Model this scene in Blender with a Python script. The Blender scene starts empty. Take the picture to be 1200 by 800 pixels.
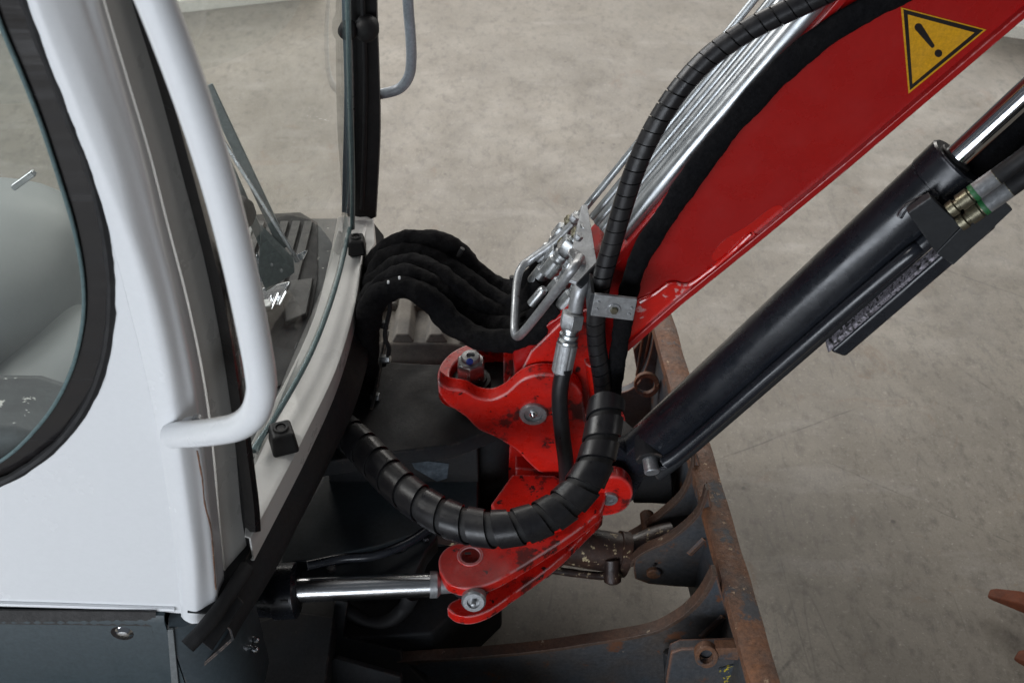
import bpy, bmesh, math, random
from mathutils import Vector, Matrix, Euler, noise
R = math.radians
random.seed(7)
scene = bpy.context.scene
C = scene.collection

# ------------------------------------------------------------------ camera
CAMZ, PITCH, F = 2.0, R(40), 1300.0
SP, CP = math.sin(PITCH), math.cos(PITCH)
cd = bpy.data.cameras.new('camera'); cam = bpy.data.objects.new('camera', cd); C.objects.link(cam)
cam.location = (0, 0, CAMZ); cam.rotation_euler = (R(90) - PITCH, 0, 0)
cd.sensor_width = 36; cd.lens = 36 * F / 1200; cd.clip_start = .02; cd.clip_end = 200
cd.dof.use_dof = True; cd.dof.focus_distance = 1.75; cd.dof.aperture_fstop = 9
scene.camera = cam

# ------------------------------------------------------------------ world, lamps, exposure
w = bpy.data.worlds.new("World"); scene.world = w; w.use_nodes = True
w.node_tree.nodes['Background'].inputs[0].default_value = (.80, .88, 1, 1)
w.node_tree.nodes['Background'].inputs[1].default_value = .085
def area(name, loc, target, sx, sy, power, col):
    l = bpy.data.lights.new(name, 'AREA'); l.shape = 'RECTANGLE'; l.size = sx; l.size_y = sy
    l.energy = power; l.color = col
    o = bpy.data.objects.new(name, l); C.objects.link(o); o.location = loc
    o.rotation_euler = (Vector(target) - Vector(loc)).to_track_quat('-Z', 'Y').to_euler()
    return o
area('hall_gate_light', (-2.1, -2.9, 1.15), (0, 1.2, .9), 4.3, 1.5, 178, (.86, .92, 1))
area('roof_light_far', (.8, 9.5, 4.2), (0, 4.2, 0), 9, 3.5, 560, (1, .96, .9))
area('added_wall_fill', (-3.2, 2.2, 3.6), (-1.7, 4.4, .2), 2.5, 1.0, 110, (1, .98, .95))  # added lamp out of frame, brightens the low white wall behind the cab
area('added_fill_right', (5.5, 2.6, 2.6), (-.3, 1.3, .8), 3.0, 1.6, 24, (1, .97, .94))  # added soft fill from the right for the +X faces, no actual window
area('hall_window_left', (-3.9, 4.3, 3.6), (.2, 1.5, .8), 3.4, 2.0, 190, (.97, .98, 1))
area('roof_light_row', (.2, 3.4, 4.6), (.3, 2.0, 0), .5, 3.5, 12, (1, .98, .96))
scene.view_settings.view_transform = 'Standard'; scene.view_settings.look = 'None'
scene.view_settings.exposure = 0; scene.view_settings.gamma = 1
scene.cycles.max_bounces = 8; scene.cycles.transparent_max_bounces = 16

# ------------------------------------------------------------------ pixel measurements -> places
def ray(px, py):
    u = (px - 600) / F; v = (py - 400) / F
    return Vector((u, CP - v * SP, -(SP + v * CP)))
CAM = Vector((0, 0, CAMZ))
def PY(px, py, Y): r = ray(px, py); return CAM + r * (Y / r.y)
def PZ(px, py, Z): r = ray(px, py); return CAM + r * ((Z - CAMZ) / r.z)
def PX(px, py, X): r = ray(px, py); return CAM + r * (X / r.x)
def PD(px, py, D): return CAM + ray(px, py) * D

# ------------------------------------------------------------------ materials
def nd(nt, t, **k):
    n = nt.nodes.new(t)
    for a, b in k.items():
        if a.startswith('i_'): n.inputs[a[2:].replace('_', ' ')].default_value = b
        else: setattr(n, a, b)
    return n
def mat(name, col, rough=.5, metal=0, spec=.5, col2=None, nscale=6, namt=.5, wear=None, wearw=.004, wearamt=.5,
        spots=None, spotscale=60, spotthr=.66, bump=0, bscale=80, coat=0, streak=None, rvar=.12, spots2=None, s2scale=25, s2thr=.7, grain=.22):
    m = bpy.data.materials.new(name); m.use_nodes = True; nt = m.node_tree; L = nt.links.new
    b = nt.nodes['Principled BSDF']; b.inputs['Metallic'].default_value = metal
    b.inputs['Specular IOR Level'].default_value = spec
    if coat: b.inputs['Coat Weight'].default_value = coat; b.inputs['Coat Roughness'].default_value = .12
    tc = nd(nt, 'ShaderNodeTexCoord')
    mp = nd(nt, 'ShaderNodeMapping')
    if streak: mp.inputs['Scale'].default_value = streak
    L(tc.outputs['Object'], mp.inputs[0])
    def noisen(sc, det=6, rg=.6, vec=None):
        n = nd(nt, 'ShaderNodeTexNoise'); n.inputs['Scale'].default_value = sc; n.inputs['Detail'].default_value = det
        n.inputs['Roughness'].default_value = rg; L(vec or mp.outputs[0], n.inputs['Vector']); return n.outputs['Fac']
    def ramp(fac, a, b_):
        r = nd(nt, 'ShaderNodeMapRange'); r.inputs['From Min'].default_value = a; r.inputs['From Max'].default_value = b_
        L(fac, r.inputs['Value']); return r.outputs['Result']
    def mix(fac, A, B):
        x = nd(nt, 'ShaderNodeMix', data_type='RGBA')
        if isinstance(fac, float): x.inputs['Factor'].default_value = fac
        else: L(fac, x.inputs['Factor'])
        for i, v in ((6, A), (7, B)):
            if isinstance(v, tuple): x.inputs[i].default_value = (*v[:3], 1)
            else: L(v, x.inputs[i])
        return x.outputs[2]
    def mul(a, b_):
        x = nd(nt, 'ShaderNodeMath', operation='MULTIPLY')
        for i, v in ((0, a), (1, b_)):
            if isinstance(v, (int, float)): x.inputs[i].default_value = v
            else: L(v, x.inputs[i])
        return x.outputs[0]
    n1 = noisen(nscale)
    c = mix(mul(ramp(n1, .35, .7), namt), tuple(col), tuple(col2 or [x * .7 for x in col]))
    gr = nd(nt, 'ShaderNodeMapRange'); gr.inputs['From Min'].default_value = .3; gr.inputs['From Max'].default_value = .7; gr.inputs['To Min'].default_value = 1 - grain; gr.inputs['To Max'].default_value = 1 + grain
    L(noisen(150, 4, .8), gr.inputs['Value']); vm = nd(nt, 'ShaderNodeVectorMath', operation='SCALE'); L(c, vm.inputs[0]); L(gr.outputs[0], vm.inputs['Scale']); c = vm.outputs[0]
    if spots2:
        f2 = ramp(noisen(s2scale, 8, .7), s2thr, s2thr + .05); c = mix(f2, c, tuple(spots2))
    if spots:
        f1 = ramp(noisen(spotscale, 5, .65), spotthr, spotthr + .03); c = mix(f1, c, tuple(spots))
    if wear:
        bv = nd(nt, 'ShaderNodeBevel', samples=4); bv.inputs['Radius'].default_value = wearw
        g = nd(nt, 'ShaderNodeNewGeometry')
        d = nd(nt, 'ShaderNodeVectorMath', operation='DOT_PRODUCT'); L(bv.outputs[0], d.inputs[0]); L(g.outputs['Normal'], d.inputs[1])
        e = ramp(d.outputs['Value'], .99, .90)
        f = mul(e, ramp(noisen(35, 5, .7), .62 - wearamt * .3, .68 - wearamt * .3))
        c = mix(f, c, tuple(wear))
    L(c, b.inputs['Base Color'])
    rr = nd(nt, 'ShaderNodeMapRange'); rr.inputs['To Min'].default_value = max(.03, rough - rvar); rr.inputs['To Max'].default_value = min(1, rough + rvar)
    rr.inputs['From Min'].default_value = .3; rr.inputs['From Max'].default_value = .7
    L(noisen(nscale * 2.3, 5), rr.inputs['Value']); L(rr.outputs[0], b.inputs['Roughness'])
    if bump:
        bp = nd(nt, 'ShaderNodeBump'); bp.inputs['Strength'].default_value = bump; bp.inputs['Distance'].default_value = .002
        L(noisen(bscale, 6, .65), bp.inputs['Height']); L(bp.outputs[0], b.inputs['Normal'])
    return m

M = {}
M['white'] = mat('white_paint', (.78, .79, .80), .24, grain=.02, coat=.4, namt=.12, nscale=3, col2=(.66, .66, .65), spots=(.25, .2, .15), spotscale=38, spotthr=.80, rvar=.06)
M['cream'] = mat('sill_paint', (.70, .69, .66), .32, namt=.3, nscale=5, grain=.03, col2=(.58, .57, .53), spots=(.2, .15, .1), spotscale=42, spotthr=.77)
M['red'] = mat('red_paint', (.36, .007, .006), .30, grain=.06, coat=.25, namt=.35, nscale=7, col2=(.30, .005, .008), wear=(.55, .25, .25), wearamt=.35, wearw=.003, rvar=.1)
M['redworn'] = mat('worn_red_paint', (.66, .016, .008), .32, grain=.12, namt=.6, nscale=14, col2=(.36, .008, .010), coat=.15, wear=(.65, .42, .42), wearamt=.75, wearw=.005,
                   spots=(.02, .012, .012), spotscale=46, spotthr=.615, spots2=(.10, .011, .009), s2scale=13, s2thr=.54, rvar=.15, bump=.25)
M['black'] = mat('black_cylinder_paint', (.011, .013, .018), .27, namt=.6, nscale=8, col2=(.024, .026, .031), spots=(.25, .25, .26), spotscale=75, spotthr=.735, wear=(.3, .3, .32), wearamt=.4, bump=.12, bscale=50)
M['blackplate'] = mat('dark_grey_plate', (.024, .026, .029), .5, namt=.5, nscale=11, wear=(.12, .12, .12), wearamt=.3, bump=.15)
M['rubber'] = mat('black_rubber', (.009, .009, .010), .62, spec=.35, namt=.5, nscale=14, col2=(.026, .024, .023), bump=.2)
M['wrap'] = mat('spiral_wrap_plastic', (.009, .009, .011), .36, spec=.4, namt=.7, nscale=18, col2=(.022, .020, .019), bump=.12, bscale=120, spots=(.07, .06, .055), spotscale=60, spotthr=.72)
M['wrap2'] = M['wrap']
M['fabric'] = mat('woven_sleeve', (.005, .005, .006), .9, spec=.1, namt=.6, nscale=25, col2=(.011, .010, .010), bump=1.0, bscale=190, grain=.5)
M['zinc'] = mat('zinc_plated_steel', (.50, .52, .53), .33, metal=.9, namt=.6, nscale=22, col2=(.40, .41, .41), spots=(.16, .14, .12), spotscale=55, spotthr=.68, bump=.15)
M['galv'] = mat('dull_galvanised_steel', (.40, .41, .42), .42, metal=.65, namt=.6, nscale=30, col2=(.24, .24, .24), spots=(.12, .10, .09), spotscale=60, spotthr=.68, bump=.3)
M['pipe'] = mat('zinc_pipe', (.42, .44, .45), .36, metal=.85, grain=.05, namt=.5, nscale=9, col2=(.30, .31, .31), spots=(.15, .13, .11), spotscale=30, spotthr=.72, bump=.05)
M['redbright'] = mat('touched_up_red_paint', (.72, .014, .008), .22, coat=.5, grain=.06, namt=.7, nscale=12, col2=(.42, .010, .008), spots=(.62, .28, .27), spotscale=26, spotthr=.60, bump=.4, bscale=30)
M['redbright2'] = mat('fresh_red_patch', (.52, .010, .007), .2, coat=.6, grain=.03, namt=.5, nscale=10, col2=(.38, .008, .007), bump=.5, bscale=25)
M['rustarm'] = mat('dull_rusty_arm', (.055, .042, .034), .6, grain=.4, namt=.9, nscale=14, col2=(.11, .055, .032), spots=(.3, .24, .17), spotscale=50, spotthr=.66, bump=.7)
M['chrome'] = mat('polished_chrome', (.80, .82, .85), .12, grain=.05, metal=1, namt=.3, nscale=5, col2=(.6, .6, .6), rvar=.05)
M['rod'] = mat('hard_chrome_rod', (.74, .75, .76), .24, grain=.06, metal=1, namt=.5, nscale=6, col2=(.48, .47, .45), streak=(1, 6, 6), rvar=.06, spots=(.3, .2, .1), spotscale=20, spotthr=.74)
M['slate'] = mat('dark_slate_paint', (.045, .058, .066), .42, namt=.6, nscale=7, col2=(.028, .034, .038), spots=(.14, .13, .12), spotscale=85, spotthr=.73, wear=(.12, .11, .1), wearamt=.3, bump=.15)
M['frame'] = mat('dirty_frame_paint', (.019, .021, .024), .68, spec=.22, namt=.8, nscale=9, col2=(.026, .023, .021), spots=(.12, .10, .08), spotscale=70, spotthr=.70, wear=(.16, .12, .10), wearamt=.4, bump=.35)
M['lowpanel'] = mat('slate_lower_panel', (.032, .048, .055), .5, namt=.5, nscale=8, col2=(.026, .036, .041), spots=(.25, .24, .22), spotscale=70, spotthr=.745, bump=.1)
M['blade'] = mat('worn_blade_paint', (.050, .060, .072), .5, namt=.9, nscale=9, col2=(.07, .055, .045), spots=(.30, .24, .18), spotscale=55, spotthr=.70,
                 spots2=(.13, .055, .028), s2scale=16, s2thr=.585, grain=.35, wear=(.26, .11, .05), wearw=.007, wearamt=1.0, bump=.4)
M['rust'] = mat('rusty_steel', (.19, .080, .035), .66, namt=1, nscale=15, col2=(.075, .055, .045), spots=(.40, .28, .18), spotscale=60, spotthr=.64,
                spots2=(.055, .058, .066), s2scale=13, s2thr=.56, bump=1, bscale=90, grain=.45)
M['rustdark'] = mat('dark_rusty_cylinder', (.022, .018, .018), .42, grain=.35, namt=.8, nscale=15, col2=(.085, .04, .025), spots=(.50, .40, .24), spotscale=75, spotthr=.60, bump=.5)
M['rustbrown'] = mat('brown_rust_paint', (.12, .032, .012), .75, spec=.2, namt=.7, nscale=16, col2=(.05, .02, .013), spots=(.2, .12, .08), spotscale=50, spotthr=.7, bump=.4)
M['track'] = mat('dusty_track_rubber', (.13, .115, .095), .85, namt=.9, nscale=10, col2=(.05, .048, .045), bump=.5, bscale=60)
M['sleevegrey'] = mat('glazing_trim_blue_grey', (.10, .13, .16), .35, namt=.3)
M['mid'] = mat('interior_grey_plastic', (.15, .16, .16), .55, namt=.5, nscale=5, bump=.2)
M['lightgrey'] = mat('interior_light_grey', (.26, .275, .27), .5, grain=.03, namt=.3, nscale=4, spots=(.1, .1, .1), spotscale=30, spotthr=.72)
M['mat'] = mat('cab_floor_mat', (.030, .030, .030), .5, namt=.7, nscale=18, col2=(.075, .07, .065), bump=.3)
M['debris'] = mat('cab_floor_dark', (.035, .038, .04), .6, namt=.8, nscale=6, col2=(.10, .11, .115), spots=(.6, .6, .56), spotscale=30, spotthr=.635, streak=(1, 2, 1))
M['yellow'] = mat('yellow_sticker', (.62, .31, .008), .42, namt=.3, nscale=20, col2=(.52, .25, .01), spots=(.3, .13, .02), spotscale=60, spotthr=.74)
M['ink'] = mat('black_print', (.012, .009, .009), .4)
M['green'] = mat('green_paint_mark', (.015, .12, .035), .5)
M['olive'] = mat('olive_passivated_fitting', (.22, .20, .13), .38, metal=.7, namt=.8, nscale=30, col2=(.10, .09, .07), bump=.3)
M['blueink'] = mat('blue_thread_lock', (.02, .06, .35), .5)
M['wall'] = mat('white_hall_wall', (.80, .80, .80), .6, namt=.2, nscale=2)
M['kerb'] = mat('cream_wall_foot', (.76, .74, .66), .6, namt=.2, nscale=4)
M['sock'] = mat('glazing_rubber_gloss', (.012, .011, .012), .2, namt=.6, nscale=4, col2=(.02, .017, .015), streak=(.4, 1, 8))

def glass(name, tint, milk=0.0, rough=.02):
    m = bpy.data.materials.new(name); m.use_nodes = True; nt = m.node_tree; L = nt.links.new
    nt.nodes.remove(nt.nodes['Principled BSDF']); out = nt.nodes['Material Output']
    tr = nd(nt, 'ShaderNodeBsdfTransparent'); tr.inputs[0].default_value = (*tint, 1)
    gl = nd(nt, 'ShaderNodeBsdfGlossy'); gl.inputs['Roughness'].default_value = rough
    df = nd(nt, 'ShaderNodeBsdfDiffuse'); df.inputs[0].default_value = (.7, .72, .7, 1)
    lw = nd(nt, 'ShaderNodeFresnel'); lw.inputs['IOR'].default_value = 1.25
    m1 = nd(nt, 'ShaderNodeMixShader'); m1.inputs[0].default_value = milk; L(tr.outputs[0], m1.inputs[1]); L(df.outputs[0], m1.inputs[2])
    m2 = nd(nt, 'ShaderNodeMixShader'); L(lw.outputs[0], m2.inputs[0]); L(m1.outputs[0], m2.inputs[1]); L(gl.outputs[0], m2.inputs[2])
    L(m2.outputs[0], out.inputs['Surface']); return m
M['glass'] = glass('tinted_windscreen_glass', (.96, .97, .96), milk=.03)
M['glassfar'] = glass('clear_door_glass', (.97, .98, .97), milk=.10)
M['glassside'] = glass('side_window_glass', (.72, .76, .75), milk=.05)
M['edge'] = mat('green_glass_edge', (.11, .16, .165), .2, namt=.3)

def concrete():
    m = bpy.data.materials.new('power_floated_concrete'); m.use_nodes = True; nt = m.node_tree; L = nt.links.new
    b = nt.nodes['Principled BSDF']; tc = nd(nt, 'ShaderNodeTexCoord')
    def noi(sc, det, rg, scl=(1, 1, 1), rot=0, dist=0):
        mp = nd(nt, 'ShaderNodeMapping'); mp.inputs['Scale'].default_value = scl; mp.inputs['Rotation'].default_value = (0, 0, rot)
        L(tc.outputs['Object'], mp.inputs[0])
        n = nd(nt, 'ShaderNodeTexNoise'); n.inputs['Scale'].default_value = sc; n.inputs['Detail'].default_value = det
        n.inputs['Roughness'].default_value = rg; n.inputs['Distortion'].default_value = dist; L(mp.outputs[0], n.inputs['Vector']); return n.outputs['Fac']
    def rmp(f, a, b_, lo=0, hi=1):
        r = nd(nt, 'ShaderNodeMapRange'); r.inputs['From Min'].default_value = a; r.inputs['From Max'].default_value = b_
        r.inputs['To Min'].default_value = lo; r.inputs['To Max'].default_value = hi; L(f, r.inputs['Value']); return r.outputs[0]
    def mix(f, A, B, mode='MIX'):
        x = nd(nt, 'ShaderNodeMix', data_type='RGBA', blend_type=mode)
        if isinstance(f, float): x.inputs['Factor'].default_value = f
        else: L(f, x.inputs['Factor'])
        for i, v in ((6, A), (7, B)):
            if isinstance(v, tuple): x.inputs[i].default_value = (*v, 1)
            else: L(v, x.inputs[i])
        return x.outputs[2]
    def mul(a, b_):
        x = nd(nt, 'ShaderNodeMath', operation='MULTIPLY')
        for i, v in ((0, a), (1, b_)):
            if isinstance(v, (int, float)): x.inputs[i].default_value = v
            else: L(v, x.inputs[i])
        return x.outputs[0]
    c = mix(rmp(noi(1.6, 6, .6, dist=.6), .35, .68), (.150, .132, .105), (.238, .212, .174))
    c = mix(mul(rmp(noi(6, 8, .7, dist=.8), .42, .70), .8), c, (.150, .132, .108))
    c = mix(mul(rmp(noi(30, 7, .75, (1, .6, 1), .5), .50, .64), .75), c, (.095, .082, .067))       # mottling
    c = mix(mul(rmp(noi(60, 3, .5), .60, .75), .35), c, (.33, .305, .27))                         # pale grains
    c = mix(mul(rmp(noi(2.3, 5, .6, (1, 3, 1), -.3), .58, .66), .35), c, (.27, .25, .225))       # trowel sweeps
    c = mix(mul(rmp(noi(19, 9, .8, (1, .5, 1), .4, .6), .55, .63), .5), c, (.10, .088, .07))          # sharp-edged scuffs
    c = mix(mul(rmp(noi(3.6, 9, .75, dist=1.2), .60, .66), .55), c, (.15, .10, .065))            # brown stains
    # dark trowel scratches: thin iso-lines of warped noise, masked into patches
    def iso(sc, wd, scl, rot, msk, ms, d=.25):
        n = noi(sc, 2, .4, scl, rot, d)
        s = nd(nt, 'ShaderNodeMath', operation='SUBTRACT'); L(n, s.inputs[0]); s.inputs[1].default_value = .5
        a = nd(nt, 'ShaderNodeMath', operation='ABSOLUTE'); L(s.outputs[0], a.inputs[0])
        return mul(rmp(a.outputs[0], wd, 0), rmp(noi(ms, 3, .6), msk, msk + .07))
    c = mix(mul(iso(6, .005, (1, .10, 1), .5, .55, 4.1), .4), c, (.05, .045, .04))
    c = mix(mul(iso(13, .008, (1, .06, 1), 1.15, .54, 7.3), .4), c, (.08, .075, .07))
    c = mix(mul(iso(15, .008, (1, .07, 1), -.75, .55, 5.7), .35), c, (.09, .08, .07))
    c = mix(mul(rmp(noi(170, 4, .8), .50, .66), .5), c, (.10, .09, .075))                        # grit
    c = mix(mul(rmp(noi(110, 3, .7), .62, .72), .5), c, (.40, .37, .32))
    v = nd(nt, 'ShaderNodeTexVoronoi'); v.inputs['Scale'].default_value = 9; L(tc.outputs['Object'], v.inputs['Vector'])
    c = mix(mul(rmp(v.outputs['Distance'], .07, .03), rmp(noi(5, 2, .5), .5, .56)), c, (.07, .06, .05))  # specks
    sep = nd(nt, 'ShaderNodeSeparateXYZ'); L(tc.outputs['Object'], sep.inputs[0])
    wob = noi(7, 3, .5)
    def line(p, q, wd, amt, nsc):
        nonlocal c
        p, q = PZ(*p, 0), PZ(*q, 0); t = (q - p).normalized(); n_ = Vector((-t.y, t.x, 0)); off = n_.dot(p - FC); s0, s1 = t.dot(p - FC), t.dot(q - FC)
        def lin(v):
            a = mul(sep.outputs[0], v.x); b2 = mul(sep.outputs[1], v.y); x = nd(nt, 'ShaderNodeMath', operation='ADD'); L(a, x.inputs[0]); L(b2, x.inputs[1]); return x.outputs[0]
        d = nd(nt, 'ShaderNodeMath', operation='SUBTRACT'); L(lin(n_), d.inputs[0]); d.inputs[1].default_value = off
        w1 = nd(nt, 'ShaderNodeMath', operation='MULTIPLY_ADD'); L(wob, w1.inputs[0]); w1.inputs[1].default_value = .012; L(d.outputs[0], w1.inputs[2])
        d2 = nd(nt, 'ShaderNodeMath', operation='SUBTRACT'); L(w1.outputs[0], d2.inputs[0]); d2.inputs[1].default_value = .006
        a = nd(nt, 'ShaderNodeMath', operation='ABSOLUTE'); L(d2.outputs[0], a.inputs[0])
        sl = lin(t); f = mul(rmp(a.outputs[0], wd, wd * .3), mul(rmp(sl, s0, s0 + .06), rmp(sl, s1, s1 - .06)))
        c = mix(mul(mul(f, rmp(noi(nsc, 4, .7), .38, .56)), amt), c, (.06, .053, .045))
    FC = Vector((0, 4, 0))
    line((828, 543), (1015, 474), .0035, .7, 18); line((1048, 295), (1215, 354), .0035, .6, 14); line((955, 535), (1230, 655), .003, .5, 22)
    line((905, 800), (948, 742), .006, .7, 25); line((916, 735), (932, 695), .007, .6, 20); line((990, 643), (1030, 660), .006, .7, 30); line((1000, 700), (1040, 745), .005, .4, 30)
    line((1110, 420), (1180, 470), .005, .5, 26); line((960, 760), (1010, 800), .004, .6, 30); line((640, 205), (700, 190), .006, .4, 30)
    L(c, b.inputs['Base Color'])
    L(rmp(noi(5, 6, .65), .3, .7, .36, .56), b.inputs['Roughness']); b.inputs['Specular IOR Level'].default_value = .45
    bp = nd(nt, 'ShaderNodeBump'); bp.inputs['Strength'].default_value = .25; bp.inputs['Distance'].default_value = .004
    L(noi(14, 8, .7, (1, .6, 1), .2), bp.inputs['Height']); L(bp.outputs[0], b.inputs['Normal'])
    return m
M['concrete'] = concrete()

# ------------------------------------------------------------------ object helpers (meshes are given in world space, origins put at their centres)
WORG = {}
class MB:
    def __init__(s): s.v = []; s.f = []
    def add(s, vs, fs):
        o = len(s.v); s.v += [Vector(v) for v in vs]; s.f += [tuple(i + o for i in f) for f in fs]; return s
def link(name, mb, m, parent=None, smooth=35, bevel=0, segs=2, solid=0, label=None, sub=0):
    n = len(mb.v); c = sum(mb.v, Vector()) / n
    me = bpy.data.meshes.new(name); me.from_pydata([v - c for v in mb.v], [], mb.f); me.update()
    bm = bmesh.new(); bm.from_mesh(me); bmesh.ops.remove_doubles(bm, verts=bm.verts, dist=1e-6)
    bmesh.ops.recalc_face_normals(bm, faces=bm.faces); bm.to_mesh(me); bm.free()
    me.materials.append(m); me.shade_smooth(); me.set_sharp_from_angle(angle=R(smooth))
    o = bpy.data.objects.new(name, me); C.objects.link(o); WORG[o] = c
    if parent is not None: o.parent = parent; o.location = c - WORG[parent]
    else: o.location = c
    if solid: x = o.modifiers.new('solid', 'SOLIDIFY'); x.thickness = solid; x.offset = 0; y = o.modifiers.new('split', 'EDGE_SPLIT'); y.split_angle = R(40)
    if bevel:
        x = o.modifiers.new('bevel', 'BEVEL'); x.width = bevel; x.segments = segs; x.limit_method = 'ANGLE'; x.angle_limit = R(40); x.harden_normals = True
    if sub: x = o.modifiers.new('sub', 'SUBSURF'); x.levels = sub; x.render_levels = sub
    if label: o['label'] = label
    return o
def catmull(P, n=8):
    P = [Vector(p) for p in P]; Q = [2 * P[0] - P[1]] + P + [2 * P[-1] - P[-2]]; out = []
    for i in range(1, len(Q) - 2):
        a, b, c, d = Q[i - 1:i + 3]
        for k in range(n):
            t = k / n
            out.append(.5 * ((2 * b) + (c - a) * t + (2 * a - 5 * b + 4 * c - d) * t * t + (3 * b - a - 3 * c + d) * t ** 3))
    out.append(P[-1]); return out
def frames(path):
    n = len(path); T = [(path[min(i + 1, n - 1)] - path[max(i - 1, 0)]).normalized() for i in range(n)]
    a = Vector((0, 0, 1)) if abs(T[0].z) < .9 else Vector((1, 0, 0))
    N = [(a - T[0] * a.dot(T[0])).normalized()]
    for i in range(1, n):
        v = N[-1] - T[i] * N[-1].dot(T[i]); N.append(v.normalized())
    return T, N
def tube(P, r, seg=16, n=8, curve=True, bumpy=0, bf=30, flat=1.0, caps=True):
    path = catmull(P, n) if curve else [Vector(p) for p in P]
    T, N = frames(path); vs = []; fs = []; m = len(path)
    for i in range(m):
        B = T[i].cross(N[i]); t = i / (m - 1)
        rr = r(t) if callable(r) else r
        for k in range(seg):
            a = 2 * math.pi * k / seg; d = N[i] * math.cos(a) + B * math.sin(a) * flat
            q = rr
            if bumpy: q = rr * (1 + bumpy * noise.noise(Vector((path[i] + d * rr) * bf)) + bumpy * .5 * noise.noise(Vector((path[i] + d * rr) * bf * 2.7)))
            vs.append(path[i] + d * q)
    for i in range(m - 1):
        for k in range(seg):
            k2 = (k + 1) % seg; fs.append((i * seg + k, i * seg + k2, (i + 1) * seg + k2, (i + 1) * seg + k))
    if caps: fs.append(tuple(range(seg))[::-1]); fs.append(tuple(range((m - 1) * seg, m * seg)))
    return MB().add(vs, fs)
def spiral(P, r, pitch, wfrac=.86, th=.0022, n=10, step=20, irr=.12, a0=0):
    path = catmull(P, n); T, N = frames(path)
    S = [0]
    for i in range(1, len(path)): S.append(S[-1] + (path[i] - path[i - 1]).length)
    tot = S[-1]
    def at(s):
        s = max(0, min(tot, s)); i = 0
        lo, hi = 0, len(S) - 1
        while hi - lo > 1:
            md = (lo + hi) // 2
            if S[md] <= s: lo = md
            else: hi = md
        t = (s - S[lo]) / max(1e-9, S[lo + 1] - S[lo])
        return path[lo].lerp(path[lo + 1], t), T[lo].lerp(T[lo + 1], t).normalized(), N[lo].lerp(N[lo + 1], t).normalized()
    turns = tot / pitch; k = int(turns * step); vs = []; fs = []
    for j in range(k + 1):
        s = pitch * j / step; a = a0 + 2 * math.pi * j / step
        wv = wfrac * (1 + irr * noise.noise(Vector((s * 17, 3.1, pitch * 50)))); ro = r if not callable(r) else r(s / tot)
        for (ds, rr) in ((-.5 * wv, ro), (-.5 * wv + .012, ro + th), (.5 * wv - .012, ro + th), (.5 * wv, ro)):
            p, t, nn = at(s + ds * pitch); b = t.cross(nn)
            vs.append(p + (nn * math.cos(a) + b * math.sin(a)) * rr)
    for j in range(k):
        for q in range(3): fs.append((j * 4 + q, j * 4 + q + 1, j * 4 + q + 5, j * 4 + q + 4))
    return MB().add(vs, fs)
def lathe(A, B, prof, seg=32, mb=None):
    """prof: list of (t metres from A towards B, radius)"""
    A = Vector(A); B = Vector(B); ax = (B - A).normalized()
    a = Vector((0, 0, 1)) if abs(ax.z) < .9 else Vector((1, 0, 0)); u = ax.cross(a).normalized(); v = ax.cross(u)
    vs = []; fs = []
    for (t, r) in prof:
        for k in range(seg):
            g = 2 * math.pi * k / seg; vs.append(A + ax * t + (u * math.cos(g) + v * math.sin(g)) * r)
    m = len(prof)
    for i in range(m - 1):
        for k in range(seg):
            k2 = (k + 1) % seg; fs.append((i * seg + k, i * seg + k2, (i + 1) * seg + k2, (i + 1) * seg + k))
    fs.append(tuple(range(seg))[::-1]); fs.append(tuple(range((m - 1) * seg, m * seg)))
    return (mb or MB()).add(vs, fs)
def cyl(A, B, r, seg=24, c=.0015, mb=None):
    L_ = (Vector(B) - Vector(A)).length; c = min(c, r * .3, L_ * .3)
    return lathe(A, B, [(0, r - c), (c, r), (L_ - c, r), (L_, r - c)], seg, mb)
def prism(pts, ext, mb=None):
    pts = [Vector(p) for p in pts]; e = Vector(ext); n = len(pts)
    return (mb or MB()).add(pts + [p + e for p in pts], [tuple(range(n))[::-1], tuple(range(n, 2 * n))] + [(i, (i + 1) % n, n + (i + 1) % n, n + i) for i in range(n)])
def ringprism(outer, inner, ext, mb=None):
    n = len(outer); e = Vector(ext); O = [Vector(p) for p in outer]; I = [Vector(p) for p in inner]
    vs = O + I + [p + e for p in O] + [p + e for p in I]; fs = []
    for i in range(n):
        j = (i + 1) % n
        fs += [(i, j, n + j, n + i), (2 * n + i, 3 * n + i, 3 * n + j, 2 * n + j), (i, 2 * n + i, 2 * n + j, j), (n + i, n + j, 3 * n + j, 3 * n + i)]
    return (mb or MB()).add(vs, fs)
def obox(c, ax, ay, az, mb=None):
    c = Vector(c); ax, ay, az = Vector(ax), Vector(ay), Vector(az)
    vs = [c + ax * i + ay * j + az * k for k in (-.5, .5) for j in (-.5, .5) for i in (-.5, .5)]
    return (mb or MB()).add(vs, [(0, 2, 3, 1), (4, 5, 7, 6), (0, 1, 5, 4), (2, 6, 7, 3), (0, 4, 6, 2), (1, 3, 7, 5)])
def hexa(A, B, r, mb=None, cap=.0015):
    L_ = (Vector(B) - Vector(A)).length
    return lathe(A, B, [(0, r * .9), (cap, r), (L_ - cap, r), (L_, r * .9)], 6, mb)
def sm(pts, n=5):
    """closed smooth outline through points (2-D)"""
    out = []; m = len(pts)
    for i in range(m):
        a, b, c, d = (pts[(i + k - 1) % m] for k in range(4))
        for k in range(n):
            t = k / n
            out.append(tuple(.5 * ((2 * b[j]) + (c[j] - a[j]) * t + (2 * a[j] - 5 * b[j] + 4 * c[j] - d[j]) * t * t + (3 * b[j] - a[j] - 3 * c[j] + d[j]) * t ** 3) for j in (0, 1)))
    return out
def smo(pts, n=5):
    return [(p.x, p.y) for p in catmull([(a, b, 0) for a, b in pts], n)]
def polyY(px, Y): return [PY(a, b, Y) for a, b in px]
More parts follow.
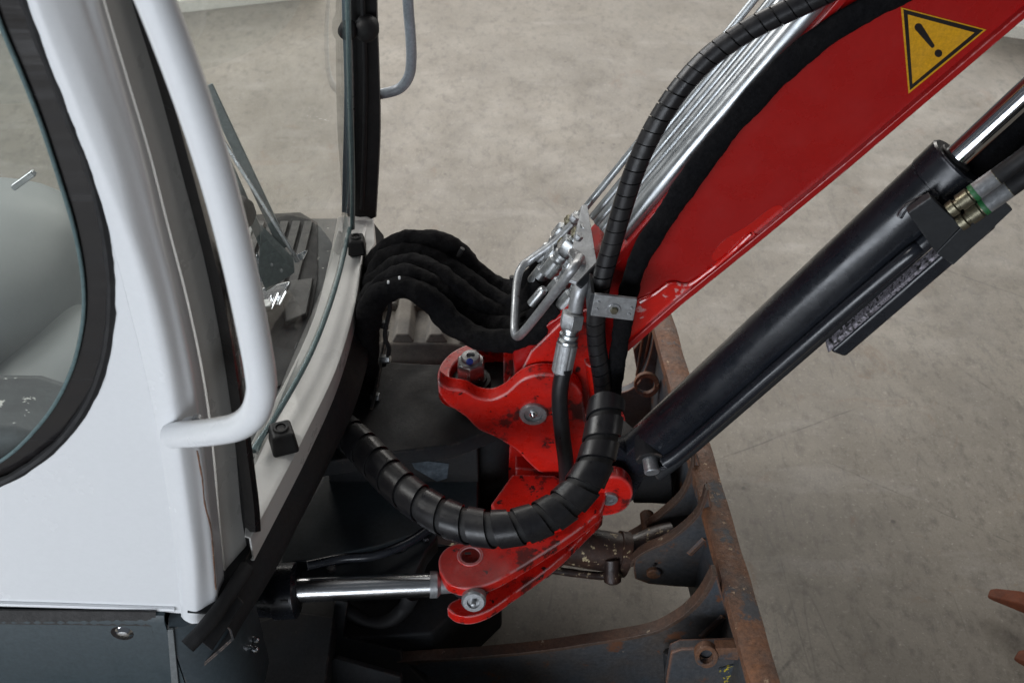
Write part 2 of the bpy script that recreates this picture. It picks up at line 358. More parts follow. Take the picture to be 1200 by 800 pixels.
def polyZ(px, Z): return [PZ(a, b, Z) for a, b in px]

# ------------------------------------------------------------------ setting
def struct(o): o['kind'] = 'structure'; return o
fl = MB().add([(-14, -8, 0), (14, -8, 0), (14, 16, 0), (-14, 16, 0)], [(0, 1, 2, 3)])
struct(link('floor', fl, M['concrete']))
def wall(name, a, b, h, th, footm=None, label=None, cat='wall'):
    a = Vector(a); b = Vector(b); d = (b - a).normalized(); nn = Vector((-d.y, d.x, 0)) * th
    e = bpy.data.objects.new(name, None); C.objects.link(e); e.location = a; WORG[e] = a
    e['label'] = label; e['category'] = cat
    link('wall_panel', prism([a, b, b + nn, a + nn], (0, 0, h)), M['wall'], e)
    link('wall_foot', prism([a - nn * .25, b - nn * .25, b - nn * .02, a - nn * .02], (0, 0, .05)), M['kerb'], e)
    return e
wall('hall_wall', (-6.5, 3.15, 0), (-.85, 4.80, 0), .24, .12, label='low white wall panel behind the cab, seen through the windscreen glass')
wall('hall_wall', (1.98, 4.42, 0), (5.5, 3.05, 0), .22, .12, label='white wall with cream foot strip at the right, beyond the red boom')

# ------------------------------------------------------------------ the excavator
base = Vector((-.2, 1.45, 0))
EX = bpy.data.objects.new('mini_excavator', None); C.objects.link(EX); EX.location = base; WORG[EX] = base
EX['label'] = 'white, dark grey and red mini excavator on the concrete hall floor'; EX['category'] = 'excavator'

# ---- cab: near side panel with window opening, pillar, seal
YS = .90
def rows(cols, ys):
    """grid from columns: each column = (pixel polyline, plane Y); returns mesh"""
# side panel outline (flat sheet) with round-cornered window hole
win_out = [(-160, -60), (5, -60), (32, 0), (58, 70), (85, 140), (110, 205), (126, 270), (133, 335), (130, 395), (118, 445), (97, 487), (66, 524), (30, 551), (-8, 570), (-60, 585), (-160, 590)]
def panel():
    mb = MB(); o = []
    crease = [(20, -60), (28, 0), (60, 90), (95, 180), (128, 270), (150, 350), (172, 440), (188, 520), (200, 600), (208, 660), (213, 716)]
    outer = crease + [(150, 711), (60, 708), (-60, 705), (-200, 702)]
    # strip between window outline and outer: triangulate through bmesh with hole
    A = polyY(smo(win_out[1:], 4), YS); B = polyY(smo(crease, 5) + [(150, 711.5), (60, 708), (-60, 705), (-200, 702), (-200, 600)], YS)
    # close: polygon B ... then A reversed
    pts = B + A[::-1]
    n = len(pts)
    bm = bmesh.new(); vs = [bm.verts.new(p) for p in pts]; es = [bm.edges.new((vs[i], vs[(i + 1) % n])) for i in range(n)]
    bmesh.ops.triangle_fill(bm, edges=es, use_beauty=True)
    bm.verts.index_update(); mb.add([v.co for v in bm.verts], [tuple(v.index for v in f.verts) for f in bm.faces]); bm.free()
    return mb
pnl = link('cab_side_panel', panel(), M['white'], EX, solid=.006)
# lower hem of the side panel
link('panel_hem', tube([PY(-200, 703.5, YS - .004), PY(0, 706.5, YS - .004), PY(205, 713, YS - .004)], .004, 8, 3), M['white'], pnl)

# glazing band, pale glass edge and rubber lip round the side window
win_in = [(-160, -60), (-28, -60), (-2, 22), (22, 80), (45, 138), (66, 200), (85, 262), (96, 318), (98, 365), (92, 405), (82, 438), (64, 474), (40, 505), (12, 532), (-22, 552), (-70, 566), (-160, 572)]
def lerp_outline(a, b, t): return [((1 - t) * p[0] + t * q[0], (1 - t) * p[1] + t * q[1]) for p, q in zip(a, b)]
wo = smo(win_out[1:], 6); wi = smo(win_in[1:], 6)
def resample(pl, n):
    L_ = [0]
    for i in range(1, len(pl)): L_.append(L_[-1] + math.hypot(pl[i][0] - pl[i - 1][0], pl[i][1] - pl[i - 1][1]))
    out = []
    for k in range(n):
        s = L_[-1] * k / (n - 1); i = 0
        while i < len(L_) - 2 and L_[i + 1] < s: i += 1
        t = (s - L_[i]) / (L_[i + 1] - L_[i]); out.append((pl[i][0] + t * (pl[i + 1][0] - pl[i][0]), pl[i][1] + t * (pl[i + 1][1] - pl[i][1])))
    return out
wo = resample(wo, 90); wi = resample(wi, 90)
def band(a, b, Ya, Yb, th=.004):
    n = len(a); mb = MB(); vs = [PY(*p, Ya) for p in a] + [PY(*p, Yb) for p in b]
    vs2 = [v + Vector((0, th, 0)) for v in vs]
    fs = [(i, i + 1, n + i + 1, n + i) for i in range(n - 1)]
    fs += [tuple(2 * n + q for q in f[::-1]) for f in fs]
    fs += [(i, 2 * n + i, 2 * n + i + 1, i + 1) for i in range(n - 1)] + [(n + i, n + i + 1, 3 * n + i + 1, 3 * n + i) for i in range(n - 1)]
    return mb.add(vs + vs2, fs)
sw = link('side_window', MB().add([PY(*p, YS + .012) for p in wi] + [PY(-200, 572, YS + .012), PY(-200, -60, YS + .012)], [tuple(range(92))]), M['glassside'], EX, label='smoky side window with a broad black border')
link('window_border', band(lerp_outline(wo, wi, .12), wi, YS + .008, YS + .009), M['sock'], sw)
link('pane_edge', tube([PY(*p, YS + .006) for p in wi], .0022, 8, 1), M['edge'], sw)
link('window_seal', tube([PY(*p, YS - .001) for p in lerp_outline(wo, wi, .06)], lambda t: .0055, 8, 1, bumpy=.25, bf=60), M['rubber'], sw)

# pillar: loft between columns
def loft(cols, n=40, solid=0, across=1):
    """cols: list of (pixel polyline top->bottom, planeY or list per point)"""
    grid = []
    for pl, Y in cols:
        c3 = [PY(p[0], p[1], Y if not isinstance(Y, (list, tuple)) else Y[i]) for i, p in enumerate(pl)]
        c3 = catmull(c3, 6)
        z0, z1 = c3[0].z, c3[-1].z
        L_ = [0]
        for i in range(1, len(c3)): L_.append(L_[-1] + (c3[i] - c3[i - 1]).length)
        out = []
        for k in range(n):
            s = L_[-1] * k / (n - 1); i = 0
            while i < len(L_) - 2 and L_[i + 1] < s: i += 1
            t = (s - L_[i]) / max(1e-9, L_[i + 1] - L_[i]); out.append(c3[i].lerp(c3[i + 1], t))
        grid.append(out)
    if across > 1:
        rw = [catmull([g_[k] for g_ in grid], across) for k in range(n)]
        grid = [[rw[k][i] for k in range(n)] for i in range(len(rw[0]))]
    m = len(grid); vs = [p for col in grid for p in col]
    fs = [(i * n + k, (i + 1) * n + k, (i + 1) * n + k + 1, i * n + k + 1) for i in range(m - 1) for k in range(n - 1)]
    return MB().add(vs, fs)
def shifty(pl, dx): return [(x + dx, y) for x, y in pl]
c0 = [(20, -60), (28, 0), (60, 90), (95, 180), (128, 270), (150, 350), (172, 440), (188, 520), (200, 600), (208, 660), (214, 728)]
c0b = [(26, -60), (38, 0), (72, 90), (107, 180), (140, 270), (164, 350), (184, 440), (197, 520), (207, 600), (214, 660), (218, 729)]
c1 = [(50, -60), (66, 0), (100, 90), (133, 180), (160, 270), (184, 350), (203, 440), (214, 520), (224, 600), (231, 660), (234, 727)]
c2 = [(80, -60), (98, 0), (128, 90), (157, 180), (182, 270), (204, 350), (223, 440), (235, 520), (244, 600), (250, 660), (254, 714)]
c3 = [(104, -60), (118, 0), (145, 90), (172, 180), (195, 270), (216, 350), (235, 440), (246, 520), (254, 600), (260, 660), (263, 704)]
def yb(a, b): return [YS + a + (b - a) * min(1, k / 8) for k in range(11)]
pil = link('cab_pillar', loft([(c0, yb(-.001, -.002)), (c0b, yb(-.006, -.006)), (shifty(c0b, 10), yb(-.004, -.0085)), (c1, yb(.004, -.006)), (shifty(c2, -9), yb(.017, .004)), (c2, yb(.025, .012)), (shifty(c3, -7), yb(.034, .024)), (c3, yb(.050, .044))], 46, across=5), M['white'], EX, smooth=70, solid=.003)
link('rust_streak', tube([PY(x, y, YS + .002) for x, y in ((231, 528), (237, 560), (240, 590), (247, 618), (250, 650), (253, 690))], .0011, 6, 5, bumpy=.5, bf=200), M['rust'], pil)
# recessed grey front strip
c4 = [(104, -60), (121, 0), (148, 90), (175, 180), (198, 270), (219, 350), (238, 440), (249, 520), (256, 600), (262, 660), (265, 706)]
c5 = [(140, -60), (157, 0), (186, 90), (210, 180), (232, 270), (250, 350), (266, 440), (276, 520), (283, 600), (290, 642), (292, 668)]
link('front_strip', loft([(c4, YS + .058), ([(a + 3, b) for a, b in c4], YS + .064), (c5, YS + .105)], 46), M['cream'], pil, smooth=60, solid=.003)
c6 = [(152, -60), (166, 0), (194, 90), (219, 180), (243, 270), (262, 350), (277, 440), (288, 520), (297, 590), (299, 622)]
def stripseal():
    a = loft([([(x - 10, y) for x, y in c6], 1.00), (c6, .985), ([(x + 5, y) for x, y in c6], 1.0), ([(x + 5, y) for x, y in c6], 1.02)], 46)
    return a
link('pillar_seal', stripseal(), M['sock'], pil, smooth=60, solid=.004)
link('pillar_inner', loft([(c5, YS + .103), (shifty(c6, -6), .995)], 30), M['rubber'], pil, smooth=60, solid=.002)
# weld drip on the pillar where the handle lands
# ---- windscreen
far = [(406, -60), (405, 0), (407, 100), (410, 200), (410, 268)]
gb = smo([(296, 528), (330, 476), (365, 412), (392, 340), (410, 268)], 8)
zb = .85
def windscreen():
    n = 26; m = 34; near = catmull([PY(x + 4, y, 1.0) for x, y in c6[:8]], 4); vs = []; fs = []
    bottom = [PZ(x, y, zb) for x, y in gb]
    fcol = catmull([PY(x, y, 1.69) for x, y in far], 5)
    fz = lambda col, z: min(col, key=lambda p: abs(p.z - z))
    def colx(col, z):
        for i in range(len(col) - 1):
            a, b = col[i], col[i + 1]
            if (a.z - z) * (b.z - z) <= 0 and abs(a.z - b.z) > 1e-9: return a.lerp(b, (a.z - z) / (a.z - b.z))
        return col[-1].copy() if z < col[-1].z else col[0].copy()
    for j in range(m):
        tb = j / (m - 1); k = tb * (len(bottom) - 1); i0 = min(int(k), len(bottom) - 2); pb = bottom[i0].lerp(bottom[i0 + 1], k - i0)
        for i in range(n):
            z = zb + (1.62 - zb) * i / (n - 1)
            a = colx(near, max(z, near[-1].z)); f_ = colx(fcol, max(z, fcol[-1].z))
            s = (pb.y - bottom[0].y) / (bottom[-1].y - bottom[0].y)
            x = a.x * (1 - s) + f_.x * s + .03 * 4 * s * (1 - s) * .6
            q = min(1, (z - zb) / .10); x = pb.x * (1 - q) + x * q
            y = pb.y * (1 - q) + (1.0 + (1.69 - 1.0) * tb) * q
            vs.append(Vector((x, y, z)))
    fs = [(j * n + i, (j + 1) * n + i, (j + 1) * n + i + 1, j * n + i + 1) for j in range(m - 1) for i in range(n - 1)]
    return MB().add(vs, fs)
ws = link('windscreen', windscreen(), M['glass'], EX, smooth=60, label='clear front windscreen with greenish edge')
gbe = [PZ(x, y, zb + .002) for x, y in gb]
link('glass_edge', tube(gbe, .0045, 10, 2), M['edge'], ws)
link('side_glass_edge', tube([PY(x + 3, y, 1.69) for x, y in far], .0045, 10, 4), M['edge'], ws)

# ---- sill in front of the windscreen
sill_in = smo([(292, 560), (318, 505), (352, 444), (385, 370), (403, 300), (412, 255)], 6)
sill_out = smo([(297, 634), (330, 573), (362, 512), (398, 437), (420, 365), (430, 300), (436, 255)], 6)
si = resample(sill_in, 40); so = resample(sill_out, 40)
ZS = .83
def sill():
    top_i = [PZ(x - 16, y, ZS + .012) for x, y in si]; mid = [PZ(x, y, ZS) for x, y in si]
    out = [PZ(x - 10 if i < 38 else x - 6, y - 6, ZS) for i, (x, y) in enumerate(so)]
    out2 = [p + Vector((.006, 0, -.004)) for p in out]; low = [p + Vector((.004, 0, -.050)) for p in out]
    back = [p + Vector((-.05, 0, 0)) for p in low]
    cols = [top_i, mid, out, out2, low, back]; n = 40
    return MB().add([p for c_ in cols for p in c_], [(i * n + k, (i + 1) * n + k, (i + 1) * n + k + 1, i * n + k + 1) for i in range(5) for k in range(n - 1)])
sl = link('windscreen_sill', sill(), M['cream'], EX, smooth=50, solid=.003)
def block(px, py, rot, s=1.0):
    c = PZ(px, py, ZS + .018); u = Vector((math.cos(rot), math.sin(rot), 0)); v = Vector((-math.sin(rot), math.cos(rot), 0))
    mb = MB(); a, b, h = .021 * s, .024 * s, .019 * s
    vs = [c + u * i * a * q + v * j * b * q + Vector((0, 0, k * h)) for k, q in ((-1, 1), (1, .78)) for i, j in ((-1, -1), (1, -1), (1, 1), (-1, 1))]
    mb.add(vs, [(3, 2, 1, 0), (4, 5, 6, 7), (0, 1, 5, 4), (1, 2, 6, 5), (2, 3, 7, 6), (3, 0, 4, 7)])
    o = link('rubber_stop', mb, M['rubber'], EX, bevel=.005, segs=3)
    cc = c + Vector((0, 0, h)); link('stop_hole', cyl(cc - Vector((0, 0, .004)), cc + Vector((0, 0, .0012)), .008 * s, 16), M['ink'], o)
    link('stop_rim', lathe(cc, cc + Vector((0, 0, .003)), [(0, .0125 * s), (.003, .011 * s), (.003, .008 * s), (0, .0078 * s)], 20), M['rubber'], o)
block(331, 512, .35, .95); block(418, 286, .1, .8)

# ---- lower belt: black rubber strip, body skirt below the cab nose
def belt():
    a = resample(smo([(250, 722), (263, 700), (297, 648), (331, 585), (364, 524), (400, 450), (421, 378), (432, 310), (438, 262)], 6), 40)
    top = [PZ(x - 3, y - 3, ZS - .045) for x, y in a]; bot = [p + Vector((-.06, 0, -.15)) for p in top]
    mid = [p + Vector((.020, 0, -.035)) for p in top]; m2 = [p + Vector((.020, 0, -.055)) for p in top]; m3 = [p + Vector((.0, 0, -.08)) for p in top]
    cols = [[p + Vector((-.03, 0, .004)) for p in top], top, mid, m2, m3, bot]; n = 40
    return MB().add([p for c_ in cols for p in c_], [(i * n + k, (i + 1) * n + k, (i + 1) * n + k + 1, i * n + k + 1) for i in range(5) for k in range(n - 1)])
link('nose_skirt', belt(), M['frame'], EX, smooth=50, solid=.004)
link('edge_seal', tube([PZ(220, 757, .775), PZ(240, 735, .785), PZ(262, 706, .79), PZ(290, 664, .795)], .0105, 14, 6, bumpy=.12, bf=25), M['rubber'], EX)
link('edge_seal_flap', prism([PZ(234, 750, .765), PZ(248, 762, .76), PZ(285, 706, .775), PZ(275, 694, .78)], (0, .003, -.004)), M['rubber'], EX, bevel=.001)

# lower body panels
YB = .885
def swept(cols):
    n = len(cols[0]); return MB().add([p for c_ in cols for p in c_], [(i * n + k, (i + 1) * n + k, (i + 1) * n + k + 1, i * n + k + 1) for i in range(len(cols) - 1) for k in range(n - 1)])
def lowpanel():
    xs = [-200, -100, 0, 60, 120, 170, 193]
    a = [PY(x, 728, YB) for x in xs]; b = [p + Vector((0, .02, .012)) for p in a]; b0 = [p + Vector((0, .004, .008)) for p in a]
    c_ = [p + Vector((0, 0, -.26)) for p in a]; d = [p + Vector((0, .05, 0)) for p in c_]
    return swept([[p + Vector((0, .08, .012)) for p in a], b, b0, a, c_, d])
lp = link('lower_side_panel', lowpanel(), M['lowpanel'], EX, solid=.004, smooth=40)
sc = PY(145, 742, YB - .004)
scr = link('panel_screw', lathe(sc + Vector((0, .006, 0)), sc - Vector((0, .004, 0)), [(0, .012), (.004, .012), (.006, .0095), (.009, .008), (.010, .005)], 20), M['chrome'], lp)
link('screw_washer', cyl(sc + Vector((-.003, .007, -.002)), sc + Vector((-.003, .002, -.002)), .0165, 20), M['ink'], lp)
def corner():
    pts = []
    P0 = PY(197, 735, YB); 
    for k in range(13):
        a = R(90) * k / 12; pts.append(P0 + Vector((.075 * math.sin(a) , .075 * (1 - math.cos(a)), 0)))
    pts.append(pts[-1] + Vector((0, .05, 0)))
    top = pts; t0 = [p + (Vector((P0.x, P0.y + .075, P0.z)) - p) * .12 + Vector((0, 0, .006)) for p in pts]
    t00 = [p + (Vector((P0.x, P0.y + .085, P0.z)) - p) * .6 + Vector((0, 0, .008)) for p in pts]
    bot = [p + Vector((0, 0, -.26)) for p in pts]
    return swept([t00, t0, top, bot])
cp = link('corner_panel', corner(), M['slate'], EX, solid=.004, smooth=50)
link('panel_trim', prism([PY(196, 738, YB - .006), PY(203, 738, YB - .006), PY(212, 830, YB - .006), PY(203, 830, YB - .006)], (0, .004, 0)), M['mid'], cp, bevel=.001)
link('sill_gasket', prism([PY(-200, 703, .905), PY(216, 716, .905), PY(216, 733, .905), PY(-200, 722, .905)], (0, .02, 0)), M['rubber'], EX, bevel=.002)
def frayed():
    a = []; b = []
    for k in range(70):
        x = -200 + k * 5.55
        a.append(PY(x, 714 + x * .012, .889)); b.append(PY(x, 730 + x * .012 + 2.5 * noise.noise(Vector((x * .02, 2, 1))), .884 + .0004 * math.sin(k * 2.6)))
    b[-1] = PY(179, 741, .884)
    return swept([a, b])
link('gasket_cloth', frayed(), mat('frayed_gasket', (.05, .048, .047), .9, namt=.6, nscale=30, bump=.8, bscale=250), EX, solid=.003)
for (x, y) in ((290, 744), (289, 755)):
    c = PZ(x, y, .62); g = link('grease_nipple', lathe(c, c + Vector((.02, -.012, 0)), [(0, .006), (.006, .006), (.007, .0035), (.012, .0035), (.014, .0052), (.019, .0045), (.021, .002)], 14), M['chrome'], EX)
    link('nipple_nut', hexa(c - Vector((.006, -.004, 0)), c + Vector((.002, -.001, 0)), .008), M['zinc'], g)

# ---- grab handle (near, white)
hp = [(150, -75, .79), (182, 0, .79), (216, 90, .79), (243, 170, .79), (266, 250, .79), (285, 330, .79), (299, 400, .79), (305, 436, .79), (306, 460, .792), (298, 484, .80), (280, 499, .815), (255, 505, .835), (228, 508, .86), (206, 509, .885)]
gh = link('grab_handle', tube([PY(x, y, Y) for x, y, Y in hp] + [PY(198, 512, .893)], lambda t: .0148 - .0095 * max(0, (t - .955) / .045), 24, 6), M['white'], EX, label='thick white tubular grab handle')
fc = PY(214, 508, .878)
hw = PY(224, 494, .892); link('handle_foot', lathe(hw, hw + Vector((.004, -.016, -.004)), [(0, .011), (.008, .010), (.014, .007), (.016, .004)], 16), M['white'], gh)
hn = PY(224, 517, .866); link('paint_chip', obox(hn, Vector((.006, 0, .002)), Vector((0, .003, 0)), Vector((0, 0, .0016))), M['rust'], gh)
nutc = PY(232, 490, .89); link('handle_bolt', cyl(nutc, nutc + Vector((.002, -.012, .004)), .006, 14), M['galv'], gh)
# ---- far side: pillar, knob, grey handle
def vpl(pxs, Y0): return [PY(a, b, Y0) for a, b in pxs]
fp = link('far_pillar', loft([([(404, -60), (402, 0), (406, 120), (409, 258)], 1.80), ([(410, -60), (408, 0), (410, 120), (411, 262)], 1.765), ([(425, -60), (424, 0), (426, 120), (422, 262)], 1.76), ([(442, -60), (440, 0), (443, 90), (444, 150), (442, 200), (439, 254)], 1.765), ([(442, -60), (441, 0), (444, 90), (445, 150), (443, 200), (440, 254)], 1.80)], 30), M['rubber'], EX, smooth=50, solid=.004)
link('glazing_bead', tube([PY(x, y, 1.745) for x, y in ((409, -60), (410, 0), (413, 90), (414, 180), (414, 262))], .0022, 8, 6), M['zinc'], fp)
link('trim_strip', loft([([(402, -60), (401, 0), (404, 100), (402, 200), (401, 248)], 1.74), ([(408, -60), (408, 0), (411, 100), (411, 200), (409, 250)], 1.735)], 20), M['sleevegrey'], fp, solid=.003)
link('pillar_rib', tube([PY(x, y, 1.75) for x, y in ((424, -60), (425, 0), (428, 90), (427, 180), (424, 245))], .004, 8, 6), M['rubber'], fp)
kc = PY(429, 37, 1.73)
link('rubber_knob', lathe(kc + Vector((-.0, .03, 0)), kc - Vector((-.0, .014, 0)), [(0, .012), (.004, .019), (.022, .021), (.034, .018), (.040, .012), (.043, .004)], 24), M['rubber'], fp)
kc = PY(407, 38, 1.72)
link('rubber_knob', lathe(kc + Vector((0, .02, 0)), kc - Vector((0, .010, 0)), [(0, .010), (.004, .015), (.018, .016), (.026, .012), (.029, .004)], 20), M['rubber'], fp)
link('pillar_foot', prism([PZ(408, 262, ZS), PZ(438, 255, ZS), PZ(440, 285, ZS - .01), PZ(430, 300, ZS - .01)], (0, 0, -.06)), M['cream'], fp, bevel=.003)
link('far_grab_handle', tube([PY(*p, 1.82) for p in ((476, -80), (478, 0), (481, 40), (482, 70), (479, 90), (468, 104), (448, 110), (430, 112))], .0095, 18, 6), mat('grey_handle_paint', (.36, .40, .44), .3, coat=.3), EX, label='grey tubular grab handle on the far side')

# ---- cab interior: floor, mat ribs, levers, pedals, far door glass
zf = .78
cf = link('cab_floor', prism([Vector((-.36, 1.02, zf)), Vector((-.315, 1.70, zf)), Vector((-.30, 1.83, zf)), Vector((-1.4, 1.83, zf)), Vector((-1.4, .93, zf)), Vector((-.46, .93, zf))], (0, 0, -.02)), M['debris'], EX)
for k in range(6):
    a = PZ(292 + k * 14, 262, zf + .004); b = PZ(258 + k * 17, 352 - k * 3, zf + .004)
    d = (b - a).normalized(); s = Vector((-d.y, d.x, 0)) * .0085
    link('floor_rib', prism([a - s, a + s, b + s, b - s], (0, 0, .007)), M['mat'], cf, bevel=.002)
link('floor_mat', prism(polyZ([(255, 255), (352, 250), (372, 262), (372, 330), (360, 395), (335, 450), (290, 470), (250, 360)], zf + .001), (0, 0, .003)), M['rubber'], cf, bevel=.001)
link('mat_corner', prism(polyZ([(330, 335), (368, 330), (360, 372), (335, 382)], zf + .005), (0, 0, .010)), M['mat'], cf, bevel=.003)
fd = resample(smo([(160, -300), (380, -300), (362, -60), (353, 0), (330, 36), (290, 62), (235, 84), (160, 105), (60, 120)], 6), 60)
link('far_door_glass', MB().add([PY(x, y, 1.86) for x, y in fd] + [PY(-100, 125, 1.86), PY(-100, -300, 1.86)], [tuple(range(62))]), M['glassfar'], EX, label='slightly milky far door pane')
link('far_side_glass', MB().add([PY(x, y, 1.875) for x, y in ((-100, -300), (405, -300), (402, 0), (404, 215), (392, 222), (380, 246), (200, 262), (-100, 275))], [tuple(range(8))]), M['glass'], EX)
lv = link('lever_guide', prism([PD(305, 266, 1.72), PD(344, 306, 1.74), PD(345, 320, 1.75), PD(312, 342, 1.72), PD(303, 320, 1.70)], (0, .006, .002)), mat('green_grey_lever_paint', (.11, .135, .135), .4, namt=.5, spots=(.3, .3, .3), spotscale=50, spotthr=.7), EX, bevel=.002)
gm = lv.data.materials[0]
def bar(p, q, w, t, m, name, parent):
    p = Vector(p); q = Vector(q); d = (q - p); n_ = d.normalized().cross(Vector((0, .7, -.7))).normalized(); o_ = d.normalized().cross(n_)
    return link(name, obox((p + q) / 2, d, n_ * w, o_ * t), m, parent, bevel=.0015)
bar(PD(243, 100, 1.62), PD(333, 290, 1.75), .016, .008, gm, 'travel_lever', EX)
bar(PD(230, 110, 1.66), PD(312, 293, 1.76), .014, .008, gm, 'travel_lever', EX)
bar(PD(246, 140, 1.60), PD(350, 307, 1.73), .006, .004, M['zinc'], 'lever_edge', lv)
kn = PD(282, 252, 1.70)
link('lever_knob', lathe(kn - Vector((0, 0, .05)), kn + Vector((0, 0, .03)), [(0, .006), (.03, .008), (.036, .018), (.05, .024), (.066, .022), (.078, .012), (.08, .004)], 20), M['rubber'], EX)
def crumple(c, sx, sy, sz, seed, m, name):
    bm = bmesh.new(); bmesh.ops.create_icosphere(bm, subdivisions=3, radius=1)
    for v in bm.verts:
        q = noise.noise(v.co * 1.7 + Vector((seed, 0, 0))) * .7 + .9
        v.co = Vector((v.co.x * sx * q, v.co.y * sy * q, v.co.z * sz * q)) + c
    mb = MB().add([v.co for v in bm.verts], [tuple(v.index for v in f.verts) for f in bm.faces]); bm.free()
    return link(name, mb, m, EX, smooth=10)
pd = link('foot_pedal', prism([PZ(282, 385, .80), PZ(330, 358, .80), PZ(342, 334, .80), PZ(300, 345, .80), PZ(280, 365, .80)], (0, 0, .012)), M['chrome'], EX, bevel=.004)
for k in range(5):
    a = PZ(290 + k * 9, 378 - k * 5, .815); b = PZ(298 + k * 9, 350 - k * 2, .815); link('pedal_ridge', cyl(a, b, .0035, 10), M['chrome'], pd)
pb_ = PZ(312, 360, .82); link('pedal_bolt', cyl(pb_, pb_ + Vector((0, 0, .01)), .011, 18), M['zinc'], pd)
bk = link('pedal_bracket', prism([PD(300, 298, 1.74), PD(309, 318, 1.74), PD(306, 338, 1.74), PD(297, 330, 1.74)], (0, .01, 0)), M['chrome'], EX, bevel=.002)
link('pedal_tip', prism([PD(343, 300, 1.76), PD(360, 293, 1.76), PD(355, 304, 1.76), PD(346, 309, 1.76)], (0, .006, -.004)), M['chrome'], bk, bevel=.001)

# seat and console seen through the side window
def blob(c, sx, sy, sz, m, name, e=2.6, label=None):
    bm = bmesh.new(); bmesh.ops.create_uvsphere(bm, u_segments=40, v_segments=24, radius=1)
    for v in bm.verts:
        for i, s in ((0, sx), (1, sy), (2, sz)):
            v.co[i] = math.copysign(abs(v.co[i]) ** (2 / e), v.co[i]) * s
        v.co += c
    mb = MB().add([v.co for v in bm.verts], [tuple(v.index for v in f.verts) for f in bm.faces]); bm.free()
    return link(name, mb, m, EX, smooth=60, label=label)
st = blob(Vector((-.83, 1.30, 1.02)), .20, .22, .10, M['lightgrey'], 'seat_cushion')
blob(Vector((-.62, 1.16, .93)), .12, .14, .10, M['lightgrey'], 'seat_skirt')
link('side_console', prism([Vector((-1.3, .945, .79)), Vector((-.46, .945, .79)), Vector((-.46, .945, .99)), Vector((-.60, .945, 1.06)), Vector((-1.3, .945, 1.08))], (0, .12, 0)), M['debris'], EX, bevel=.02, segs=4)
ltc = PD(28, 211, 1.5)
link('door_latch', obox(ltc, Vector((.026, .02, .012)), Vector((0, .008, 0)), Vector((-.004, 0, .008))), M['zinc'], EX, bevel=.002)
link('cab_floor_back', prism([Vector((-1.4, .95, .79)), Vector((-.5, .95, .79)), Vector((-.5, 1.8, .79)), Vector((-1.4, 1.8, .79))], (0, 0, .004)), M['lightgrey'], cf)


# ---------------------------------------------------------------- machine nose: swing lug, deck, rails
PIV = PZ(556, 432, .70); PIV.z = 0                                        # vertical swing axis
def discpts(c, r, z, a0, a1, n=20): return [Vector((c.x + r * math.cos(R(a0 + (a1 - a0) * k / n)), c.y + r * math.sin(R(a0 + (a1 - a0) * k / n)), z)) for k in range(n + 1)]
lug = [Vector((-.33, 1.30, .64)), Vector((-.22, 1.325, .64)), Vector((-.10, 1.345, .64))] + discpts(PIV, .095, .64, -60, 80) + [Vector((-.14, 1.555, .64)), Vector((-.33, 1.57, .64))]
nl = link('swing_lug', prism(lug, (0, 0, -.035)), M['frame'], EX, bevel=.004)
link('swing_lug', prism([p + Vector((0, 0, -.23)) for p in lug], (0, 0, -.035)), M['frame'], EX, bevel=.004)
link('pivot_column', cyl((PIV.x, PIV.y, .30), (PIV.x, PIV.y, .61), .075, 32, .004), M['frame'], EX)
link('lug_web', prism([Vector((-.33, 1.46, .61)), Vector((-.12, 1.46, .61)), Vector((-.12, 1.46, .44)), Vector((-.33, 1.46, .44))], (0, .03, 0)), M['frame'], EX)
link('lug_block', prism([Vector((-.33, 1.37, .605)), Vector((-.06, 1.37, .605)), Vector((-.06, 1.37, .42)), Vector((-.33, 1.37, .42))], (0, .12, 0)), M['frame'], EX, bevel=.004)
sm_ = link('worn_decal', prism(polyY([(480, 538), (526, 543), (524, 560), (512, 564), (486, 549)], 1.3685), (0, .001, 0)), mat('worn_grey_decal', (.035, .045, .055), .5, namt=.9, nscale=40, col2=(.10, .12, .14), bump=.3), EX)
# lower deck (slewing platform nose) and curved rail
deck = polyZ([(330, 640), (380, 560), (400, 520), (470, 520), (560, 530), (560, 600), (520, 606), (500, 622), (440, 640), (370, 655), (330, 660)], .52)
link('nose_deck', prism(deck, (0, 0, -.03)), M['slate'], EX, bevel=.003)
link('deck_rail', tube([PZ(360, 662, .535), PZ(400, 654, .535), PZ(440, 650, .535), PZ(480, 634, .535), PZ(512, 612, .535)], .008, 12, 6), M['black'], EX)
wingo = polyZ([(352, 668), (420, 656), (470, 646), (512, 616), (512, 630), (500, 645), (488, 672), (420, 682), (352, 690)], .50)
wg = link('deck_wing', prism(wingo, (0, 0, -.04)), M['slate'], EX, bevel=.004)
c = PZ(388, 667, .502); link('deck_bolt', hexa(c, c + Vector((0, 0, .008)), .009), M['zinc'], wg)
c = PZ(499, 632, .502); link('deck_bolt', hexa(c, c + Vector((0, 0, .006)), .006), M['black'], wg)
